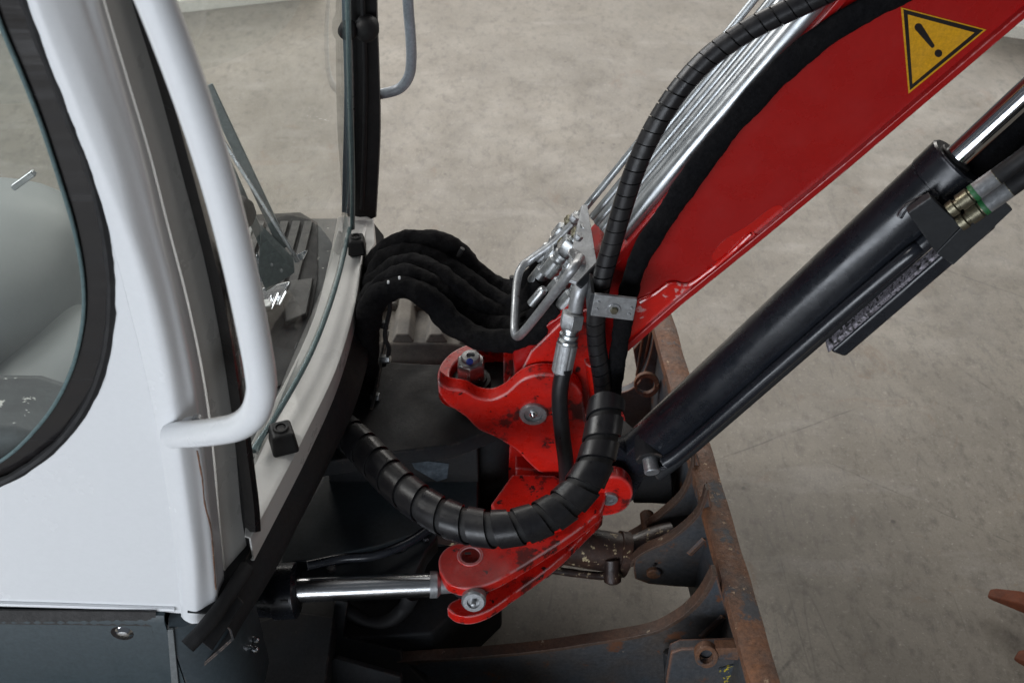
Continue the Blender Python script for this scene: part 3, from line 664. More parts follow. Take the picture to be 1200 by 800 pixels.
# hose bracket (channel) in front of the cab, plate with bolts
chn = link('hose_channel', prism([PD(421, 398, 2.06), PD(438, 398, 2.06), PD(428, 486, 1.98), PD(408, 486, 1.98)], (0, .02, -.01)), M['frame'], EX, bevel=.002)
link('channel_flange', prism([PD(419, 398, 2.03), PD(423, 398, 2.03), PD(411, 488, 1.95), PD(407, 488, 1.95)], (0, .05, -.02)), M['frame'], chn, bevel=.001)
link('channel_flange', prism([PD(449, 398, 2.03), PD(453, 398, 2.03), PD(437, 480, 1.95), PD(433, 480, 1.95)], (0, .05, -.02)), M['frame'], chn, bevel=.001)
for x, y in ((440, 464), (451, 380), (452, 420)):
    c = PD(x - 5, y, 1.99); b_ = link('channel_bolt', hexa(c, c + Vector((.016, -.004, .002)), .008), M['zinc'], chn)
for y in (432, 446): c = PD(424, y, 2.0); link('channel_hole', cyl(c, c + Vector((0, -.004, .003)), .008, 14), M['ink'], chn)
link('hose_bracket', crumpled if False else obox(PD(402, 475, 1.93), Vector((.03, .01, .01)), Vector((-.01, .03, 0)), Vector((0, 0, .03))), M['frame'], EX, bevel=.004)
# chassis under it, dark
link('chassis', prism([Vector((-.9, 1.10, .36)), Vector((-.14, 1.16, .36)), Vector((-.02, 1.30, .36)), Vector((-.02, 1.66, .36)), Vector((-.14, 1.80, .36)), Vector((-.9, 1.84, .36))], (0, 0, -.18)), M['frame'], EX, bevel=.006)
link('lower_deck', prism([PZ(200, 790, .42), PZ(280, 735, .42), PZ(340, 715, .42), PZ(392, 722, .42), PZ(378, 830, .42), PZ(200, 850, .42)], (0, 0, -.05)), M['frame'], EX, bevel=.004)
sp_ = link('side_frame', prism([PD(392, 700, 1.93), PD(408, 705, 1.93), PD(402, 745, 1.93), PD(470, 762, 1.95), PD(472, 772, 1.95), PD(500, 800, 1.95), PD(500, 840, 1.95), PD(380, 840, 1.93)], (0, .03, -.02)), M['frame'], EX, bevel=.003)
link('frame_step', prism([PD(382, 776, 1.86), PD(392, 770, 1.86), PD(470, 792, 1.86), PD(470, 830, 1.86), PD(380, 830, 1.86)], (0, .02, -.02)), M['frame'], EX, bevel=.003)
link('drain_hose', tube([PZ(402, 712, .38), PZ(430, 728, .36), PZ(455, 728, .36), PZ(474, 712, .38), PZ(483, 696, .42)], .014, 14, 6, bumpy=.08), M['rubber'], EX)

# far track: belt with lugs, front idler end hidden
def track(y0, y1, x0, x1, zt, name='track'):
    r = zt / 2; pts = [Vector((x0, y0, zt))] + []
    prof = []
    for k in range(13): a = R(90 - 180 * k / 12); prof.append((x1 + r * math.cos(a), r + r * math.sin(a)))
    prof = [(x0, zt)] + prof + [(x0, 0)]
    mb = prism([Vector((a, y0, b)) for a, b in prof] , (0, y1 - y0, 0))
    e = link(name, mb, M['track'], EX, bevel=.006)
    # lugs along the top and round the front
    n = int((x1 - x0) / .075)
    for k in range(n + 5):
        x = x0 + .03 + k * .075
        if x < x1: p = Vector((x, 0, zt)); t = Vector((1, 0, 0)); nn = Vector((0, 0, 1))
        else:
            a = R(90) - (x - x1) / r; p = Vector((x1 + r * math.cos(a), 0, r + r * math.sin(a))); t = Vector((math.sin(a), 0, -math.cos(a))); nn = Vector((math.cos(a), 0, math.sin(a)))
        for ya, yb, off in ((y0 + .005, y0 + .55 * (y1 - y0), 0), (y0 + .45 * (y1 - y0), y1 - .005, .037)):
            q = p + t * off; vs = []
            for yy in (ya, yb):
                for (s, h) in ((-.026, -.002), (-.014, .022), (.014, .022), (.026, -.002)): vs.append(Vector((q.x, yy, q.z)) + t * s + nn * h)
            link('track_lug', MB().add(vs, [(0, 1, 2, 3), (7, 6, 5, 4), (0, 4, 5, 1), (1, 5, 6, 2), (2, 6, 7, 3), (3, 7, 4, 0)]), M['track'], e, bevel=.004)
    return e
tz = .40
track(1.90, 2.16, -.95, -.16, tz)
track(.62, .90, -.95, -.16, tz)

# ---------------------------------------------------------------- red swing bracket
SB = link('swing_bracket', prism(polyY(smo([(513, 446), (526, 455), (545, 458), (560, 466), (577, 468), (594, 460), (610, 446), (630, 439), (652, 440), (672, 449), (682, 462), (686, 490), (690, 520), (694, 560), (640, 556), (622, 545), (604, 527), (580, 512), (560, 503), (545, 488), (524, 474), (514, 460)], 3), 1.36), (0, .03, 0)), M['redworn'], EX, bevel=.0045, segs=3, label='scraped red swing bracket with round pivot eye')
eye_o = sm([(513, 444), (516, 427), (530, 412), (552, 402), (580, 398), (604, 402), (612, 425), (606, 448), (592, 462), (570, 469), (548, 459), (524, 455)], 4)
eye_i = sm([(527, 441), (529, 430), (538, 420), (556, 412), (576, 408), (596, 410), (600, 426), (596, 442), (586, 453), (569, 459), (551, 450), (535, 447)], 4)
ez = .712
link('pivot_eye', ringprism(polyZ(eye_o, ez), polyZ(eye_i, ez), (0, 0, -.045)), M['redworn'], SB, bevel=.003)
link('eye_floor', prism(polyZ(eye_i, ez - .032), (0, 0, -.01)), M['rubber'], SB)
link('eye_inner_wall', prism([PY(590, 400, 1.50), PY(604, 400, 1.50), PY(604, 452, 1.42), PY(590, 458, 1.42)], (0, .03, 0)), M['redworn'], SB)
pb = PZ(552, 446, .70) + Vector((0, .012, .012))
bolt = link('pivot_bolt', lathe(pb + Vector((0, 0, -.03)), pb + Vector((0, 0, .06)), [(0, .034), (.012, .034), (.0125, .028), (.018, .0275)], 28), M['rubber'], SB)
link('hex_nut', hexa(pb + Vector((0, 0, -.012)), pb + Vector((0, 0, .026)), .0275, cap=.004), M['chrome'], bolt) if False else link('pivot_nut', hexa(pb + Vector((0, 0, -.012)), pb + Vector((0, 0, .024)), .0265, cap=.004), M['zinc'], SB, bevel=.001)
link('bolt_thread', lathe(pb + Vector((0, 0, .022)), pb + Vector((0, 0, .06)), [(0, .0205), (.004, .0215), (.006, .0165), (.012, .0165), (.014, .0150), (.0145, .0075), (.011, .0068)], 24), M['galv'], SB)
link('thread_mark', cyl(pb + Vector((-.002, -.013, .034)), pb + Vector((0, -.0175, .036)), .0065, 12), M['blueink'], SB)
# pin in the ear
pc = PY(625, 484, 1.36)
pn = link('boom_foot_pin', lathe(pc + Vector((0, .02, 0)), pc - Vector((0, .006, 0)), [(0, .024), (.022, .024), (.0255, .0225), (.0255, .016), (.021, .015), (.021, .0145)], 32), M['galv'], SB)
link('pin_grease_nipple', lathe(pc + Vector((0, .002, 0)), pc - Vector((0, .012, 0)), [(0, .0075), (.005, .007), (.006, .0035), (.009, .0045), (.012, .002)], 14), M['chrome'], SB)
# far ear, cheek between ears, body going down
link('far_ear', prism([p + Vector((0, .20, 0)) for p in polyY(smo([(560, 466), (594, 460), (610, 446), (640, 438), (672, 449), (684, 470), (690, 520), (640, 556), (580, 512)], 3), 1.36)], (0, .03, 0)), M['redworn'], SB, bevel=.004)
bodyp = polyY([(600, 500), (640, 500), (700, 500), (702, 560), (690, 640), (640, 680), (560, 640), (570, 600), (590, 560)], 1.43)
link('bracket_core', prism(bodyp, (0, .10, 0)), M['redworn'], SB, bevel=.006)
link('bracket_step', prism(polyY([(604, 548), (690, 556), (690, 572), (604, 566)], 1.40), (0, .06, 0)), M['redworn'], SB, bevel=.003)
link('bracket_web', prism(polyZ([(575, 590), (600, 555), (650, 556), (680, 575), (660, 610), (620, 620), (585, 612)], .56), (0, 0, -.03)), M['redworn'], SB, bevel=.004)
# clevis for swing cylinder: top and bottom plate
zc = .535
up = smo([(515, 668), (514, 655), (520, 644), (532, 637), (556, 634), (600, 622), (660, 600), (700, 572), (712, 566), (706, 596), (694, 608), (668, 628), (640, 646), (604, 668), (575, 683), (548, 689), (526, 684), (515, 668)], 4)[:-1]
link('upper_clevis_plate', prism(polyZ(up, zc), (0, 0, -.022)), M['redworn'], SB, bevel=.004, segs=3)
lo = smo([(524, 712), (530, 704), (560, 690), (600, 660), (660, 622), (700, 600), (706, 606), (690, 622), (664, 648), (640, 668), (604, 694), (575, 714), (552, 722), (534, 720), (524, 712)], 4)[:-1]
link('lower_clevis_plate', prism(polyZ([(x, y) for x, y in lo], .450), (0, 0, -.022)), M['redworn'], SB, bevel=.004, segs=3)
link('clevis_back_wall', prism([PZ(604, 652, .51), PZ(700, 590, .51), PZ(700, 575, .51), PZ(600, 630, .51)], (0, 0, -.08)), M['redworn'], SB, bevel=.003)
cc = PZ(551, 651, zc)
link('clevis_pin', lathe(cc - Vector((0, 0, .14)), cc + Vector((0, 0, .003)), [(0, .0225), (.139, .0225), (.142, .0215), (.142, .017), (.140, .0165)], 30), M['redworn'], SB)
link('pin_mark', obox(cc + Vector((-.004, .003, .003)), Vector((.010, 0, 0)), Vector((0, .004, 0)), Vector((0, 0, .002))), M['ink'], SB)
# ear that carries the boom cylinder foot
ear = smo([(640, 640), (668, 618), (690, 606), (716, 604), (734, 596), (742, 580), (738, 567), (726, 559), (708, 560), (690, 570), (640, 600), (640, 640)], 4)[:-1]
link('cylinder_ear', prism(polyY(ear, 1.33), (0, .028, 0)), M['redworn'], SB, bevel=.004)
link('cylinder_ear', prism([p + Vector((0, .16, 0)) for p in polyY(ear, 1.33)], (0, .028, 0)), M['redworn'], SB, bevel=.004)
pc = PY(714, 583, 1.33)
link('cylinder_foot_pin', lathe(pc + Vector((0, .2, 0)), pc - Vector((0, .006, 0)), [(0, .0155), (.2, .0155), (.2055, .0145), (.2055, .009), (.203, .008)], 26), M['galv'], SB)

# swing cylinder: barrel end, gland, rod, eye
ax0 = PD(300, 694, 1.83); ax1 = PD(345, 691.5, 1.83); rod1 = PD(508, 684.5, 1.845)
SC = link('swing_cylinder', lathe(ax0, ax1, [(0, .040), (.02, .042), (.030, .042), (.031, .046), (.066, .046), (.070, .040)], 36), M['black'], EX)
link('gland_notch', obox(PD(333, 704, 1.785), Vector((.012, 0, 0)), Vector((0, .004, 0)), Vector((0, 0, .006))), M['zinc'], SC)
link('wiper_seal', cyl(PD(341, 691.7, 1.83), PD(350, 691, 1.83), .028, 28), M['rubber'], SC)
link('piston_rod', cyl(PD(344, 691.5, 1.83), rod1, .0200, 32), M['rod'], SC)
re_ = PZ(548, 680, .50); re_.z = .5
link('rod_neck', lathe(rod1 - Vector((.006, 0, 0)), PD(540, 684, 1.85), [(0, .0225), (.012, .0225), (.018, .016), (.045, .014)], 24), M['galv'], SC)
ec = Vector((cc.x, cc.y, .0))
link('rod_eye', lathe((ec.x, ec.y, .455), (ec.x, ec.y, .508), [(0, .032), (.004, .035), (.048, .035), (.052, .032)], 30), M['black'], SC)
nf = PD(555, 706, 1.80)
nut = link('eye_grease_cup', lathe(nf + Vector((0, .02, -.006)), nf - Vector((0, .010, -.004)), [(0, .020), (.018, .020), (.022, .017), (.022, .011), (.017, .010), (.017, .004), (.030, .004), (.031, .002)], 24), M['galv'], SC)

# ---------------------------------------------------------------- red boom
YN, YF = 1.40, 1.55
low = [(735, 412), (797, 358), (879, 292), (992, 199), (1200, 22), (1330, -85)]
upp = [(727, 297), (827, 180), (985, -2), (1090, -120)]
side = [(604, 446), (600, 408), (662, 366), (690, 338)] + upp[:0] + [(727, 297), (827, 180), (985, -2), (1100, -130), (1330, -200), (1330, -85), (1200, 22), (992, 199), (879, 292), (797, 358), (735, 412), (722, 440), (706, 475), (690, 478), (650, 478), (612, 470)]
BM = link('boom', prism(polyY(side, YN), (0, YF - YN, 0)), M['red'], EX, bevel=.004, segs=3, label='red steel boom rising to the right')
# flange lip along the lower edge and the rim along the top
def strip(pl, wa, wb, Y0, Y1, name, m, parent, bevel=.0015, conv=None):
    a = [PY(x, y, Y0) for x, y in pl]; n = len(a)
    P = []
    d = [(a[min(i + 1, n - 1)] - a[max(i - 1, 0)]).normalized() for i in range(n)]
    nr = [Vector((-t.z, 0, t.x)) for t in d]
    A = [p + q * wa for p, q in zip(a, nr)]; B = [p + q * wb for p, q in zip(a, nr)]; e = Vector((0, Y1 - Y0, 0))
    vs = A + B + [p + e for p in B] + [p + e for p in A]
    fs = [(j * n + i, j * n + i + 1, ((j + 1) % 4) * n + i + 1, ((j + 1) % 4) * n + i) for j in range(4) for i in range(n - 1)] + [(0, n, 2 * n, 3 * n), (n - 1, 4 * n - 1, 3 * n - 1, 2 * n - 1)]
    return link(name, MB().add(vs, fs), m, parent, bevel=bevel)
strip(low, -.0015, .010, YN - .010, YF + .01, 'bottom_flange', M['red'], BM, .002)
strip([(708, 318)] + upp, -.010, .0015, YN - .004, YF + .004, 'top_flange', M['red'], BM, .002)
link('weld_bead', tube([PY(*p, YN - .001) for p in ((738, 402), (800, 350), (882, 283), (995, 190), (1200, 13))], .0045, 8, 12, bumpy=.35, bf=90), M['redbright'], BM)
dbl = [(728, 404), (746, 352), (765, 344), (786, 331), (808, 333), (828, 318), (850, 300), (872, 278), (884, 272), (886, 280), (797, 352), (738, 400)]
link('doubler_plate', prism(polyY(dbl, YN - .003), (0, .003, 0)), M['redbright'], BM, bevel=.001)
link('seam_bead', tube([PY(*p, YN - .003) for p in ((750, 354), (766, 345), (786, 332), (806, 334), (830, 318), (852, 300), (880, 274))], .0035, 8, 8, bumpy=.4, bf=80), M['redbright'], BM)
link('touch_up_patch', prism(polyY(sm([(834, 302), (845, 285), (862, 273), (880, 262), (905, 243), (917, 242), (914, 255), (890, 274), (862, 294), (845, 306)], 3), YN - .0006), (0, .0006, 0)), M['redbright2'], BM)
# boom foot cheek: bright ridge near the bracket
link('foot_cheek', prism(polyY([(606, 444), (622, 412), (664, 372), (690, 362), (694, 450), (684, 500), (664, 470), (640, 446), (616, 440)], YN - .006), (0, .006, 0)), M['redworn'], BM, bevel=.002)
link('foot_plate', prism([PY(600, 404, 1.45), PY(612, 398, 1.45), PY(612, 456, 1.38), PY(604, 458, 1.38)], (0, .015, 0)), M['redworn'], BM, bevel=.002)
link('foot_tube', tube([PY(700, 420, 1.39), PY(706, 470, 1.39), PY(700, 520, 1.39), PY(690, 560, 1.39)], .022, 16, 6), M['redworn'], SB)

# sticker
ys = YN - .0008
stk = link('warning_sticker', prism(polyY([(1055.8, 9), (1156, 35), (1064.7, 110)], ys), (0, .0006, 0)), M['yellow'], EX, label='yellow triangular warning sticker with a black exclamation mark')
link('black_border', ringprism(polyY([(1058.6, 11.3), (1152.4, 35.7), (1066.4, 106)], ys - .0004), polyY([(1063.6, 17.2), (1142.2, 38.5), (1069.3, 99)], ys - .0004), (0, .0003, 0)), M['ink'], stk, smooth=10)
def capsule(x0, y0, r0, x1, y1, r1):
    d = math.atan2(y1 - y0, x1 - x0); o = []
    for k in range(13): a = d + R(90) + R(180) * k / 12; o.append((x0 + r0 * math.cos(a), y0 + r0 * math.sin(a)))
    for k in range(13): a = d - R(90) + R(180) * k / 12; o.append((x1 + r1 * math.cos(a), y1 + r1 * math.sin(a)))
    return o
link('exclamation_bar', prism(polyY(capsule(1076.4, 32.3, 4.7, 1092.6, 53.9, 2.5), ys - .0004), (0, .0003, 0)), M['ink'], stk, smooth=10)
link('exclamation_dot', prism(polyY([(1099.7 + 4.5 * math.cos(k / 20 * 6.283), 62.8 + 4.5 * math.sin(k / 20 * 6.283)) for k in range(20)], ys - .0004), (0, .0003, 0)), M['ink'], stk, smooth=10)

# ---------------------------------------------------------------- steel pipes on the back of the boom
# boom back direction in its own plane
bd = (PY(985, -2, 1.4) - PY(727, 297, 1.4)).normalized(); bn = Vector((-bd.z, 0, bd.x))      # bn: up-left normal of the boom
def onb(s, Y, h): p = PY(727, 297, 1.4); return Vector((p.x, Y, p.z)) + bd * s + bn * h
for Y, h, r, s0 in ((1.421, .013, .0148, .02), (1.455, .012, .0088, -.01), (1.482, .012, .0088, -.02), (1.509, .013, .0088, -.03), (1.534, .015, .0085, -.038), (1.542, .034, .006, -.045)):
    link('steel_pipe', tube([onb(s0, Y, h), onb(.3, Y, h), onb(.95, Y, h)], r, 20, 4, curve=False), M['pipe'], EX)
for s in (.17,):
    link('pipe_clip', obox(onb(s, 1.551, .030), bd * .012, Vector((0, .012, 0)), bn * .02), M['rubber'], EX, bevel=.001)
# pipe bracket: flat plate seen edge-on with hose couplings
PB = link('pipe_bracket', prism([PD(680, 243, 1.80), PD(686, 243, 1.80), PD(697, 310, 1.72), PD(674, 334, 1.70), PD(664, 330, 1.70), PD(668, 300, 1.74)], bd * .006), M['galv'], EX, bevel=.001, label='galvanised bracket plate holding the pipe ends')
link('bracket_lip', prism([PD(697, 311, 1.715), PD(674, 334, 1.695), PD(681, 339, 1.70), PD(701, 318, 1.72)], bd * .004), M['blackplate'], PB, bevel=.001)
for x, y in ((675, 253), (680, 275), (679, 298), (682, 303)):
    c = PD(x, y, 1.715); link('bracket_bolt', hexa(c, c - bd * .010, .0075), M['galv'], PB, bevel=.0006)
link('bolt_washer', cyl(PD(677, 300, 1.71), PD(677, 300, 1.71) - bd * .003, .017, 24), M['galv'], PB)
def coupling(A, d, s=1.0):
    d = d.normalized(); A = Vector(A)
    e = link('hose_coupling', lathe(A, A + d, [(0, .0165 * s), (.006, .0175 * s), (.030, .0175 * s), (.034, .014 * s), (.040, .014 * s), (.042, .016 * s), (.047, .016 * s), (.049, .011 * s), (.11, .0105 * s)], 24), M['zinc'], EX)
    link('coupling_nut', hexa(A + d * .050, A + d * .078, .0205 * s, cap=.003), M['zinc'], e)
    link('lock_nut', hexa(A + d * .085, A + d * .098, .017 * s, cap=.002), M['olive'], e)
    return e
fit = [((626, 331), 1.50), ((641, 320), 1.475), ((646, 345), 1.45), ((659, 360), 1.425), ((634, 305), 1.53)]
for (px_, Y) in fit: coupling(PY(px_[0], px_[1], Y), bd, .82)
link('coupling_collar', lathe(PY(622, 357, 1.435), PY(622, 357, 1.435) + bd, [(0, .006), (.002, .008), (.035, .008), (.04, .006)], 16), M['zinc'], EX)
# wire guard loop
gl_ = [(672, 262, 1.60), (650, 284, 1.60), (622, 304, 1.60), (611, 314, 1.59), (606, 330, 1.57), (604, 360, 1.53), (603, 386, 1.49), (606, 394, 1.48), (614, 388, 1.46), (632, 366, 1.44), (652, 340, 1.42), (672, 314, 1.41), (680, 302, 1.46)]
link('wire_guard', tube([PY(x, y, Y - .085) for x, y, Y in gl_], .0072, 16, 8), M['galv'], EX, label='bent round steel guard bar round the hose couplings')
# elbow pipe and service hose
el = link('elbow_pipe', tube([PY(694, 312, 1.40), PY(686, 326, 1.385), PY(680, 338, 1.375), PY(676, 352, 1.37), PY(674, 368, 1.368)], .0118, 18, 6), M['galv'], EX)
sh = link('service_hose', tube([PY(661, 430, 1.335), PY(656, 460, 1.325), PY(658, 500, 1.315), PY(663, 540, 1.31), (PY(664, 566, 1.315)), PY(664, 580, 1.35)], .0135, 20, 8), M['wrap'], EX, label='thin black rubber hose with crimped steel ferrule')
A = PY(672, 366, 1.365); B = PY(658, 437, 1.335)
dd = (B - A).normalized(); LL = (B - A).length
link('hose_nut', hexa(A, A + dd * .026, .0195, cap=.003), M['galv'], sh, bevel=.001)
link('ferrule_neck', lathe(A + dd * .024, B, [(0, .0145), (.006, .0145), (.007, .0115), (.012, .0115), (.013, .0155), (.018, .0155), (.020, .013), (.024, .0165), (.028, .0165), (.030, .0135)], 28), M['zinc'], sh)
prof = []
def ferrule():
    a = A + dd * .052; vs = []; fs = []; seg = 40; ax = dd; u = ax.cross(Vector((0, 1, 0))).normalized(); v = ax.cross(u); rows_ = [(0, .0150), (.002, .0172), (LL - .056, .0168), (LL - .052, .0145)]
    for t, r in rows_:
        for k in range(seg):
            g = 2 * math.pi * k / seg; q = r * (1 - .05 * (k % 4 == 0)); vs.append(a + ax * t + (u * math.cos(g) + v * math.sin(g)) * q)
    for i in range(3):
        for k in range(seg): k2 = (k + 1) % seg; fs.append((i * seg + k, i * seg + k2, (i + 1) * seg + k2, (i + 1) * seg + k))
    fs += [tuple(range(seg))[::-1], tuple(range(3 * seg, 4 * seg))]
    return MB().add(vs, fs)
link('crimped_ferrule', ferrule(), M['galv'], sh, smooth=25)

# ---------------------------------------------------------------- hoses
# five sleeved hoses arching from the cab nose to the boom couplings
top_ = [(425, 470), (421, 430), (424, 380), (432, 330), (452, 295), (486, 281), (524, 290), (556, 318), (590, 340), (612, 340), (632, 318)]
bot_ = [(432, 470), (430, 430), (431, 385), (440, 352), (468, 336), (498, 346), (528, 376), (560, 394), (596, 399), (630, 386), (656, 360)]
Yt = [1.62, 1.62, 1.62, 1.63, 1.63, 1.62, 1.60, 1.58, 1.56, 1.54, 1.52]; Yb_ = [1.50, 1.50, 1.49, 1.48, 1.47, 1.46, 1.45, 1.44, 1.43, 1.42, 1.42]
for k in range(5):
    t = k / 4; P = []
    for i in range(11):
        wob = 2.2 * noise.noise(Vector((i * .9, k * 3.3, 5)))
        x = top_[i][0] * (1 - t) + bot_[i][0] * t; y = top_[i][1] * (1 - t) + bot_[i][1] * t
        bulge = [0, -2, -4, -3, 0, 0, 0, 0, 0, 0, 0][i] * math.sin(t * math.pi)
        P.append(PY(x + wob + bulge, y + wob, Yt[i] * (1 - t) + Yb_[i] * t + .01 * math.sin(k * 2.4 + i)))
    link('sleeved_hose', tube(P, .0205, 22, 20, bumpy=.24, bf=32), M['fabric'], EX)
for (x, y, Y, dx, dy) in ((537, 296, 1.60, 5, -7), (600, 330, 1.55, 0, -8)):
    a = PY(x, y + 4, Y - .02); b = PY(x + dx, y + dy + 2, Y - .02); link('cable_tie', tube([a, a.lerp(b, .5), b], .0045, 8, 3), M['rubber'], EX)
for i, (x, y, Y) in enumerate(((455, 343, 1.44), (468, 338, 1.44))): link('tie_tail', cyl(PY(x, y - 14, Y), PY(x, y - 11, Y), .0022, 6), M['white'], EX)
link('thin_lead', tube([PY(453, 340, 1.50), PY(457, 360, 1.5), PY(451, 392, 1.5), PY(456, 410, 1.5), PY(450, 428, 1.52)], .004, 8, 6), M['rubber'], EX)

# big spiral-wrapped bundle: cab nose -> low sag -> up the boom foot
bigp = [(392, 496, 1.90, .022), (420, 520, 1.85, 0), (452, 555, 1.79, 0), (488, 587, 1.74, 0), (530, 611, 1.71, 0), (580, 621, 1.69, 0), (625, 613, 1.69, 0), (662, 592, 1.70, 0), (690, 560, 1.71, 0), (702, 528, 1.73, 0), (708, 495, 1.75, 0), (711, 470, 1.77, 0)]
P = [PD(x, y - 1, Y) for x, y, Y, _ in bigp]
HB = link('wrapped_hose_bundle', tube(P, lambda t: .0255, 24, 8), M['rubber'], EX, label='thick sagging hose bundle in black spiral wrap')
rb = lambda t: .0285 + .004 * math.sin(math.pi * min(1, t * 1.2)) 
link('spiral_wrap', spiral(P, lambda t: .0275, .040, .75, .0022, 10, 28, .18), M['wrap'], HB, smooth=50)
# slimmer spiral hose running up the boom
sp2 = [(709, 478, 1.345), (705, 440, 1.345), (699, 400, 1.35), (699, 366, 1.35), (706, 325, 1.36), (716, 290, 1.365), (732, 235, 1.37), (752, 180, 1.375), (784, 122, 1.385), (826, 72, 1.395), (876, 36, 1.40), (925, 12, 1.40), (975, -12, 1.40), (1040, -50, 1.40)]
P = [PY(*p) for p in sp2]
H2 = link('spiral_wrapped_hose', tube(P, .0120, 16, 8), M['rubber'], EX, label='slim hose in tight black spiral wrap looping up the boom')
link('spiral_wrap', spiral(P, .0135, .0205, .93, .0018, 10, 22, .10, 1.0), M['wrap'], H2, smooth=50)
# flat woven sleeve lying along the boom side
def flatsleeve(pl, w, th, Y):
    c = catmull([PY(x, y, Yy) for (x, y), Yy in zip(pl, Y)], 16); n = len(c); T, _ = frames(c); vs = []; fs = []; seg = 14
    for i in range(n):
        side_ = T[i].cross(Vector((0, 1, 0))).normalized(); t = i / (n - 1)
        ww = (w(t) if callable(w) else w) * (1 + .14 * noise.noise(c[i] * 22) + .12 * noise.noise(c[i] * 60) + .07 * noise.noise(c[i] * 170))
        for k in range(seg):
            a = 2 * math.pi * k / seg; vs.append(c[i] + side_ * math.cos(a) * ww + Vector((0, 1, 0)) * math.sin(a) * th * (1 + .3 * noise.noise(c[i] * 40 + Vector((k, 0, 0)))))
    for i in range(n - 1):
        for k in range(seg): k2 = (k + 1) % seg; fs.append((i * seg + k, i * seg + k2, (i + 1) * seg + k2, (i + 1) * seg + k))
    fs += [tuple(range(seg))[::-1], tuple(range((n - 1) * seg, n * seg))]
    return MB().add(vs, fs)
link('woven_sleeve', flatsleeve([(716, 470), (722, 430), (729, 385), (736, 345), (751, 299), (784, 247), (821, 193), (859, 145), (902, 97), (948, 55), (998, 21), (1060, -12), (1130, -60)], lambda t: .0150 + .0035 * min(1, max(0, (t - .15) * 3)), .010, [1.345, 1.35, 1.355, 1.365, 1.38, 1.385, 1.386, 1.386, 1.386, 1.386, 1.386, 1.386, 1.386]), M['fabric'], EX, smooth=60, label='black woven sleeve lying along the boom side')
# clamp
cpx = [(697, 345), (747, 351), (742, 376), (692, 370)]
CL = link('hose_clamp', prism(polyY(cpx, 1.318), (0, .006, 0)), M['galv'], EX, bevel=.0012, label='galvanised clamp plate with central bolt')
link('clamp_block', prism(polyY([(693, 343), (697, 345), (692, 371), (688, 368)], 1.322), (0, .05, 0)), M['blackplate'], CL)
def rivet(x, y, r, h, nm, m, seg=20, hexy=False):
    c = PY(x, y, 1.318)
    return link(nm, (hexa if hexy else cyl)(c + Vector((0, .002, 0)), c - Vector((0, h, 0)), r, **({} if hexy else {'seg': seg})), m, CL)
rivet(719.5, 362, .0105, .002, 'clamp_washer', M['galv']); rivet(719.5, 362, .0062, .007, 'clamp_bolt', M['olive'], hexy=True)
for x, y in ((701.5, 354), (699.5, 362), (740, 361), (737, 368)): rivet(x, y, .0026, .0018, 'clamp_rivet', M['galv'], 12)

# ---------------------------------------------------------------- boom cylinder (black)
YC = 1.38
a0 = PY(741, 541, YC + .02); a1 = PY(1124, 189, YC)
dC = (a1 - a0).normalized(); LC = (a1 - a0).length
nC = Vector((-dC.z, 0, dC.x))
BC = link('boom_cylinder', lathe(a0, a1, [(0, .028), (.006, .036), (.03, .0435), (LC - .045, .0445), (LC - .0445, .0435), (LC - .043, .0435), (LC - .0425, .0458), (LC - .003, .0458), (LC, .043)], 56), M['black'], EX, label='black boom cylinder with scuffed edges')
link('piston_rod', cyl(a1 - dC * .01 + nC * .008, a1 + dC * .5 + nC * .008, .0185, 40), M['chrome'], BC)
link('rod_wiper', cyl(a1 - dC * .004 + nC * .008, a1 + dC * .004 + nC * .008, .026, 32), M['rubber'], BC)
# foot eye
fe = PY(748, 540, 1.36)
link('foot_eye', cyl(PY(716, 578, 1.365), PY(716, 578, 1.365) + Vector((0, .12, 0)), .036, 32), M['black'], BC)
link('foot_block', prism(polyY([(700, 575), (722, 520), (760, 552), (742, 588), (722, 596)], 1.375), (0, .09, 0)), M['black'], BC, bevel=.006)
bs = PY(764, 552, 1.335)
link('foot_boss', cyl(bs + Vector((-.006, .05, .02)), bs + Vector((0, -.004, 0)), .0135, 22), M['galv'], BC)
link('boss_pocket', cyl(bs + Vector((-.006, .06, .022)), bs + Vector((-.003, .02, .008)), .024, 22), M['frame'], BC)
# oil pipe along the underside
def alC(s, n, y): return a0 + dC * s + nC * n + Vector((0, y, 0))
link('oil_pipe', tube([alC(.07, -.012, -.050), alC(.12, -.018, -.050), alC(.30, -.021, -.050), alC(.48, -.023, -.050), alC(.62, -.027, -.050), alC(LC - .12, -.034, -.044), alC(LC - .075, -.030, -.050)], .0115, 18, 8), M['black'], BC)
link('oil_pipe', tube([alC(.03, -.030, -.040), alC(.10, -.038, -.036), alC(.30, -.041, -.036), alC(.50, -.044, -.034), alC(LC - .02, -.046, -.03)], .011, 16, 6), M['frame'], BC)
link('foot_weld', tube([alC(.045, .0, -.047), alC(.052, -.02, -.042), alC(.055, -.035, -.03)], .006, 8, 5, bumpy=.4, bf=90), M['black'], BC)
# guard channel under the pipes
link('pipe_guard', prism([alC(.425, -.060, -.060), alC(.43, -.088, -.060), alC(LC - .03, -.088, -.060), alC(LC - .03, -.060, -.060)], (0, .030, 0)), M['black'], BC, bevel=.006, segs=3)
link('foam_strip', prism([alC(.43, -.050, -.058), alC(.42, -.061, -.058), alC(LC - .08, -.060, -.058), alC(LC - .09, -.054, -.058)], (0, .02, 0)), mat('silvery_scuffed_strip', (.10, .09, .10), .6, namt=.9, nscale=150, col2=(.45, .42, .47), spots=(.02, .02, .02), spotscale=160, spotthr=.52, bump=.4, bscale=200), BC, bevel=.003)
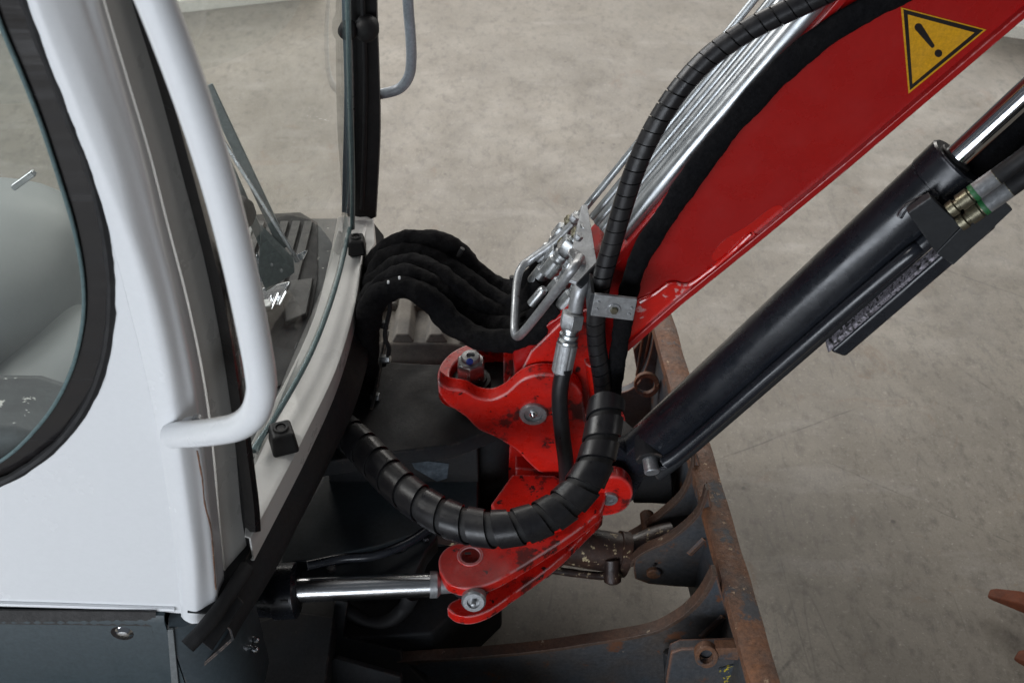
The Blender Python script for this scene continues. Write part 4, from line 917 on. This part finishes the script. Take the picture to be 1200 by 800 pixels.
# port block and plate
link('port_block', prism(polyY([(1064, 250), (1091, 231), (1127, 265), (1097, 297)], 1.300), (0, .014, 0)), M['blackplate'], BC, bevel=.002)
link('port_plate', prism(polyY([(1097, 297), (1127, 266), (1178, 238), (1187, 246), (1151, 280), (1117, 311)], 1.300), (0, .010, 0)), M['blackplate'], BC, bevel=.0015)
link('port_rib', tube([PY(1054, 254, 1.325), PY(1062, 243, 1.325), PY(1080, 233, 1.325), PY(1098, 230, 1.33)], .005, 10, 5), M['black'], BC)
for (x0, y0, x1, y1) in ((1112, 247, 1168, 207), (1124, 263, 1183, 221)):
    A_ = PY(x0, y0, 1.30); B_ = PY(x1, y1, 1.30); d_ = (B_ - A_).normalized(); l_ = (B_ - A_).length
    h_ = link('hose_fitting', lathe(A_, B_, [(0, .011), (.010, .012), (.012, .009), (.016, .009), (.017, .0125), (.033, .0125), (.035, .010), (.042, .010), (.044, .0125), (l_, .0125)], 22), M['olive'], BC)
    link('green_mark', lathe(A_ + d_ * .036, B_, [(0, .0125), (.001, .0135), (.006, .0135), (.007, .0125)], 20), M['green'], h_) if False else link('green_mark', lathe(A_ + d_ * .037, B_, [(0, .0125), (.001, .0128), (.006, .0128), (.007, .0125)], 20), M['green'], BC)
    link('fitting_sleeve', lathe(A_ + d_ * .044, B_, [(0, .0130), (.001, .0126), (l_ - .045, .0126), (l_ - .044, .012)], 22), M['galv'], BC)
    link('rubber_hose', tube([B_ - d_ * .004, B_ + d_ * .1, B_ + d_ * .35], .0125, 16, 4), M['rubber'], BC)
link('rubber_hose', tube([alC(LC - .0, -.034, .01), alC(LC + .15, -.032, .02), alC(LC + .4, -.03, .03)], .024, 18, 6, bumpy=.05), M['fabric'], BC)
link('hose_sleeve', tube([alC(LC + .02, -.074, .01), alC(LC + .15, -.07, .01), alC(LC + .4, -.06, .02)], .02, 16, 5, bumpy=.1), M['rubber'], BC)
for (s, n_, l_, a_) in ((.155, -.012, .012, .5), (.115, -.022, .022, .15), (.09, -.020, .03, -.2), (.07, -.028, .02, .1)):
    p = alC(s, n_, -math.sqrt(max(0, .0466 ** 2 - n_ ** 2)) - .0004); t_ = (dC * math.cos(a_) + nC * math.sin(a_)).normalized()
    link('paint_scratch', obox(p, t_ * l_, Vector((0, .0010, 0)), t_.cross(Vector((0, 1, 0))) * .0016), M['galv'], BC)

# ---------------------------------------------------------------- dozer blade
zt = .53
TL = [PZ(759, 350, zt), PZ(765, 385, zt), PZ(785, 460, zt), PZ(808, 545, zt), (PZ(835, 640, zt)), PZ(857, 715, zt), PZ(880, 795, zt), PZ(900, 866, zt)]
dl = (TL[-1] - TL[0]).normalized(); A0 = TL[0]; LB = (TL[-1] - TL[0]).length; pw = Vector((-dl.y, dl.x, 0));
if pw.x < 0: pw = -pw
def bl(s, x, z): return A0 + dl * s + pw * x + Vector((0, 0, z - zt))
# concave mouldboard profile, extruded along the blade
prof_f = [(.042, zt - .012), (.036, zt - .08), (.032, zt - .16), (.040, zt - .24), (.052, zt - .33), (.075, zt - .40)]
prof_b = [(.012, zt - .02), (.010, zt - .10), (.006, zt - .20), (.010, zt - .28), (.028, zt - .36), (.060, zt - .40)]
pr = prof_f + prof_b[::-1]
DB = link('dozer_blade', prism([bl(0, x, z) for x, z in pr], dl * LB), M['blade'], EX, bevel=.003, label='slate grey blade mouldboard with rusty wear')
n_seg = 40; rr = []
top = MB(); cols = []
for k in range(n_seg + 1):
    s = LB * k / n_seg; q = lambda a: .0022 * noise.noise(Vector((s * 14, a, 1)))
    cols.append([bl(s, -.004 + q(1), zt - .022), bl(s, -.003 + q(2), zt - .002), bl(s, .004 + q(3), zt + .002), bl(s, .030 + q(4), zt + .001 + q(5)), bl(s, .044 + q(4), zt - .006), bl(s, .050 + q(6), zt - .030)])
vs = [p for c_ in cols for p in c_]
fs = [(k * 6 + i, k * 6 + i + 1, k * 6 + i + 7, k * 6 + i + 6) for k in range(n_seg) for i in range(5)] + [(k * 6 + 5, k * 6, k * 6 + 6, k * 6 + 11) for k in range(n_seg)]
fs += [tuple(range(6)), tuple(range(n_seg * 6, n_seg * 6 + 6))[::-1]]
link('rusty_top_edge', MB().add(vs, fs), M['rust'], EX, smooth=40, label='rust brown top edge of the blade')
# arms: vertical plates whose top contour sweeps up to the blade
def arm(Y, th, px_top, px_low, name, m=M['blade'], shift=0):
    a = [PY(x, y, Y) for x, y in px_top]; b = [PY(x, y, Y) for x, y in px_low]
    P = a + b[::-1]
    return link(name, prism([p + Vector((0, shift, 0)) for p in P], (0, th, 0)), m, EX, bevel=.002)
near_top = smo([(330, 792), (400, 782), (480, 775), (560, 770), (640, 762), (700, 753), (745, 746), (775, 738), (805, 720), (826, 698), (840, 672)], 3)
near_low = [(330, 860), (560, 850), (760, 830), (850, 820), (864, 760), (852, 715)]
YA = 1.135
arm(YA, .016, near_top, near_low, 'blade_arm')
def flange(pl, Y, w, th, name, m, shift=0):
    a = [PY(x, y, Y) for x, y in pl]; n = len(a); up_ = []
    for i in range(n):
        t = (a[min(i + 1, n - 1)] - a[max(i - 1, 0)]).normalized(); up_.append(Vector((-t.z, 0, t.x)) * (1 if t.x > 0 or t.z > 0 else -1))
    vs = []
    for i in range(n):
        u = up_[i]; q = .0012 * noise.noise(a[i] * 60)
        vs += [a[i] + Vector((0, -.004 + shift, 0)), a[i] + u * (th + q) + Vector((0, -.004 + shift, 0)), a[i] + u * (th + q) + Vector((0, w + shift, 0)), a[i] + Vector((0, w + shift, 0))]
    fs = [(i * 4 + j, i * 4 + (j + 1) % 4, (i + 1) * 4 + (j + 1) % 4, (i + 1) * 4 + j) for i in range(n - 1) for j in range(4)] + [(0, 1, 2, 3), ((n - 1) * 4 + 3, (n - 1) * 4 + 2, (n - 1) * 4 + 1, (n - 1) * 4)]
    return link(name, MB().add(vs, fs), m, EX, smooth=40, bevel=.001)
flange(near_top, YA, .018, .008, 'arm_flange', M['rustarm'])
hc = PY(763, 742, YA + .01); link('flange_hole', cyl(hc + Vector((0, 0, -.002)), hc + Vector((0, 0, .0105)), .0035, 12), M['ink'], EX)
# cylinder ears on the blade back
ear_top = smo([(742, 662), (744, 655), (758, 645), (782, 634), (806, 616), (822, 596), (830, 572)], 4)
ear_low = [(744, 678), (760, 684), (790, 687), (812, 688), (836, 690), (848, 670), (838, 620)]
ear2_top = smo([(735, 632), (752, 622), (780, 600), (800, 580), (812, 552), (814, 530)], 4)
ear2_low = [(735, 650), (780, 650), (830, 650), (826, 560)]
arm(1.30, .020, ear_top, ear_low, 'blade_ear'); flange(ear_top, 1.30, .012, .005, 'ear_flange', M['rustarm'])
arm(1.40, .020, ear2_top, ear2_low, 'blade_ear'); flange(ear2_top, 1.40, .012, .005, 'ear_flange', M['rustarm'])
ep = PY(766, 669, 1.30); pin = link('ear_pin', cyl(ep + Vector((0, .14, 0)), ep - Vector((0, .008, 0)), .0135, 22), M['rust'], EX)
ep2 = PY(767, 661, 1.298); link('split_pin_hole', cyl(ep2, ep2 - Vector((0, .002, 0)), .004, 10), M['ink'], EX)
# stiffener ridges on ear and arm
for (p, q, Y) in (((808, 646), (826, 628), 1.297), ((822, 742), (848, 718), YA - .003)):
    link('stiffener', tube([PY(*p, Y + .0085), PY(*q, Y + .0085)], .009, 10, 1, curve=False), M['blade'], EX)
# near loop bracket at the bottom edge
lb = link('shackle_plate', prism(polyY([(786, 765), (798, 760), (862, 758), (868, 800), (868, 840), (800, 840), (780, 800)], 1.06), (0, .02, 0)), M['blade'], EX, bevel=.003)
ro = [(828 + 14 * math.cos(k / 24 * 6.283), 770 + 13 * math.sin(k / 24 * 6.283)) for k in range(24)]; ri = [(828 + 8 * math.cos(k / 24 * 6.283), 770 + 8 * math.sin(k / 24 * 6.283)) for k in range(24)]
link('lifting_eye', ringprism(polyY(ro, 1.045), polyY(ri, 1.045), (0, .013, 0)), M['rust'], EX, bevel=.002)
link('eye_strap', prism(polyY([(838, 760), (864, 759), (870, 774), (842, 772)], 1.047), (0, .018, 0)), M['rust'], EX, bevel=.002)
link('arm_boss', cyl(PY(792, 762, 1.11), PY(796, 830, 1.05), .022, 26), M['frame'], EX)
yp = mat('yellow_paint_flecks', (.05, .06, .07), .5, spots=(.55, .42, .02), spotscale=90, spotthr=.56)
link('paint_flecked_plate', prism(polyY([(842, 784), (864, 778), (868, 800), (850, 802)], 1.056), (0, .003, 0)), yp, EX)
# far side: arm, gusset, ring
far_top = smo([(560, 470), (660, 468), (720, 462), (745, 452), (757, 430), (764, 405), (766, 385)], 4)
arm(1.80, .022, far_top, [(560, 510), (700, 505), (790, 500), (790, 440), (778, 400)], 'blade_arm')
arm(1.83, .02, [(742, 410), (752, 398), (757, 390), (766, 386)], [(752, 470), (775, 480), (790, 470), (775, 400)], 'blade_gusset')
for (p, q) in (((751, 444), (763, 388)), ((746, 440), (754, 392))): link('gusset_edge', tube([PY(*p, 1.82), PY(*q, 1.82)], .003, 8, 1, curve=False), M['rust'], EX)
ro = [(758 + 15 * math.cos(k / 24 * 6.283), 452 + 14 * math.sin(k / 24 * 6.283)) for k in range(24)]; ri = [(757 + 10.5 * math.cos(k / 24 * 6.283), 452 + 9 * math.sin(k / 24 * 6.283)) for k in range(24)]
link('lifting_eye', ringprism(polyY(ro, 1.74), polyY(ri, 1.74), (0, .010, 0)), M['rust'], EX, bevel=.002)
# slate plates behind the cylinder foot
link('blade_back_plate', prism(polyY([(770, 540), (806, 505), (812, 545), (812, 590), (788, 592), (742, 588), (744, 560)], 1.52), (0, .02, 0)), M['blade'], EX, bevel=.004)
link('foot_bracket', prism(polyY([(740, 556), (786, 548), (790, 590), (742, 590)], 1.47), (0, .04, 0)), M['frame'], EX, bevel=.004)
# blade cylinder
b0 = PY(655, 636, 1.34); b1 = PY(736, 650, 1.34)
d_ = (b1 - b0).normalized()
BL = link('blade_cylinder', lathe(b0 - d_ * .25, b1, [(0, .038), (.25 - .004, .038), ((b1 - b0).length + .25 - .022, .038), ((b1 - b0).length + .25 - .021, .043), ((b1 - b0).length + .25 - .004, .043), ((b1 - b0).length + .25, .034)], 36), M['rustdark'], EX, label='rust flecked dark blade cylinder')
link('blade_rod', cyl(b1 - d_ * .01, PY(800, 640, 1.35), .021, 24), M['rustdark'], BL)
link('cylinder_neck', lathe(PY(738, 646, 1.345), PY(780, 632, 1.36), [(0, .030), (.02, .028), (.06, .032), (.09, .030)], 24), M['rustdark'], BL)
link('supply_pipe', tube([PY(610, 662, 1.30), PY(650, 668, 1.30), PY(690, 673, 1.30), PY(708, 674, 1.30), PY(716, 668, 1.30)], .0075, 12, 6, bumpy=.1, bf=60), M['rustdark'], BL)
link('pipe_boss', lathe(PY(717, 655, 1.31), PY(718, 682, 1.285), [(0, .015), (.02, .014), (.030, .017), (.042, .016), (.046, .010)], 20), M['rustdark'], BL)
link('scraped_patch', crumple(PY(668, 656, 1.303), .012, .003, .006, 3, M['white'], 'paint_fleck').data and MB().add([PY(662, 652, 1.304), PY(668, 652, 1.304), PY(676, 659, 1.304), PY(664, 657, 1.304)], [(0, 1, 2, 3)]), M['white'], BL) if False else None

# ---------------------------------------------------------------- brown rusty bucket with teeth, mostly outside the frame on the right
bk0 = PZ(1240, 735, .02)
BK = bpy.data.objects.new('digging_bucket', None); C.objects.link(BK); BK.location = bk0; WORG[BK] = bk0
BK['label'] = 'rusty brown bucket teeth lying on the concrete at the right edge'; BK['category'] = 'bucket'
def tooth(tip, root, w, h):
    tip = Vector(tip); root = Vector(root); d = (root - tip); s = Vector((-d.y, d.x, 0)).normalized(); cols = []
    for t, k, hh in ((0, .55, .25), (.06, .75, .4), (.3, .95, .8), (.6, 1, 1), (1, 1, 1)):
        c = tip + d * t; c.z += .010 * math.sin(t * 3)
        cols.append([c + s * w * k, c + s * w * k + Vector((0, 0, h * hh)), c - s * w * k + Vector((0, 0, h * hh)), c - s * w * k])
    vs = [p for q in cols for p in q]; fs = [(i * 4 + j, i * 4 + (j + 1) % 4, i * 4 + 4 + (j + 1) % 4, i * 4 + 4 + j) for i in range(4) for j in range(4)] + [(3, 2, 1, 0), (16, 17, 18, 19)]
    return link('tooth', MB().add(vs, fs), M['rustbrown'], BK, bevel=.004)
tooth(PZ(1158, 696, .03), PZ(1265, 742, .03), .020, .030)
tooth(PZ(1190, 768, .03), PZ(1265, 812, .03), .022, .030)
tooth(PZ(1215, 842, .03), PZ(1290, 884, .03), .022, .030)
link('cutting_lip', prism([PZ(1262, 700, .02), PZ(1310, 690, .02), PZ(1340, 900, .02), PZ(1290, 910, .02)], (0, 0, .03)), M['rustbrown'], BK, bevel=.003)
sh_ = MB()
P = [PZ(1300, 695, .03), PZ(1330, 905, .03)]
cols = []
for k in range(9):
    a = R(-60 + 22 * k); off = Vector((.20 - .20 * math.cos(a) + 0, .0, .20 + .20 * math.sin(a) - .02)); cols.append([P[0] + off, P[1] + off])
link('bucket_shell', swept(cols), M['rustbrown'], BK, solid=.01, smooth=50)

# ---------------------------------------------------------------- blade pieces belong to the blade
def adopt(parent, names):
    for o in list(EX.children):
        if o.name.split('.')[0] in names and not o.children:
            o.parent = parent; o.location = WORG[o] - WORG[parent]
adopt(DB, {'rusty_top_edge', 'blade_arm', 'arm_flange', 'flange_hole', 'blade_ear', 'ear_flange', 'ear_pin', 'split_pin_hole', 'stiffener', 'shackle_plate', 'lifting_eye', 'eye_strap', 'arm_boss', 'paint_flecked_plate', 'blade_gusset', 'gusset_edge', 'blade_back_plate', 'foot_bracket'})
adopt(nl, {'lug_block', 'lug_web', 'worn_decal', 'pivot_column'})
adopt(cf, {'floor_mat', 'side_console'})
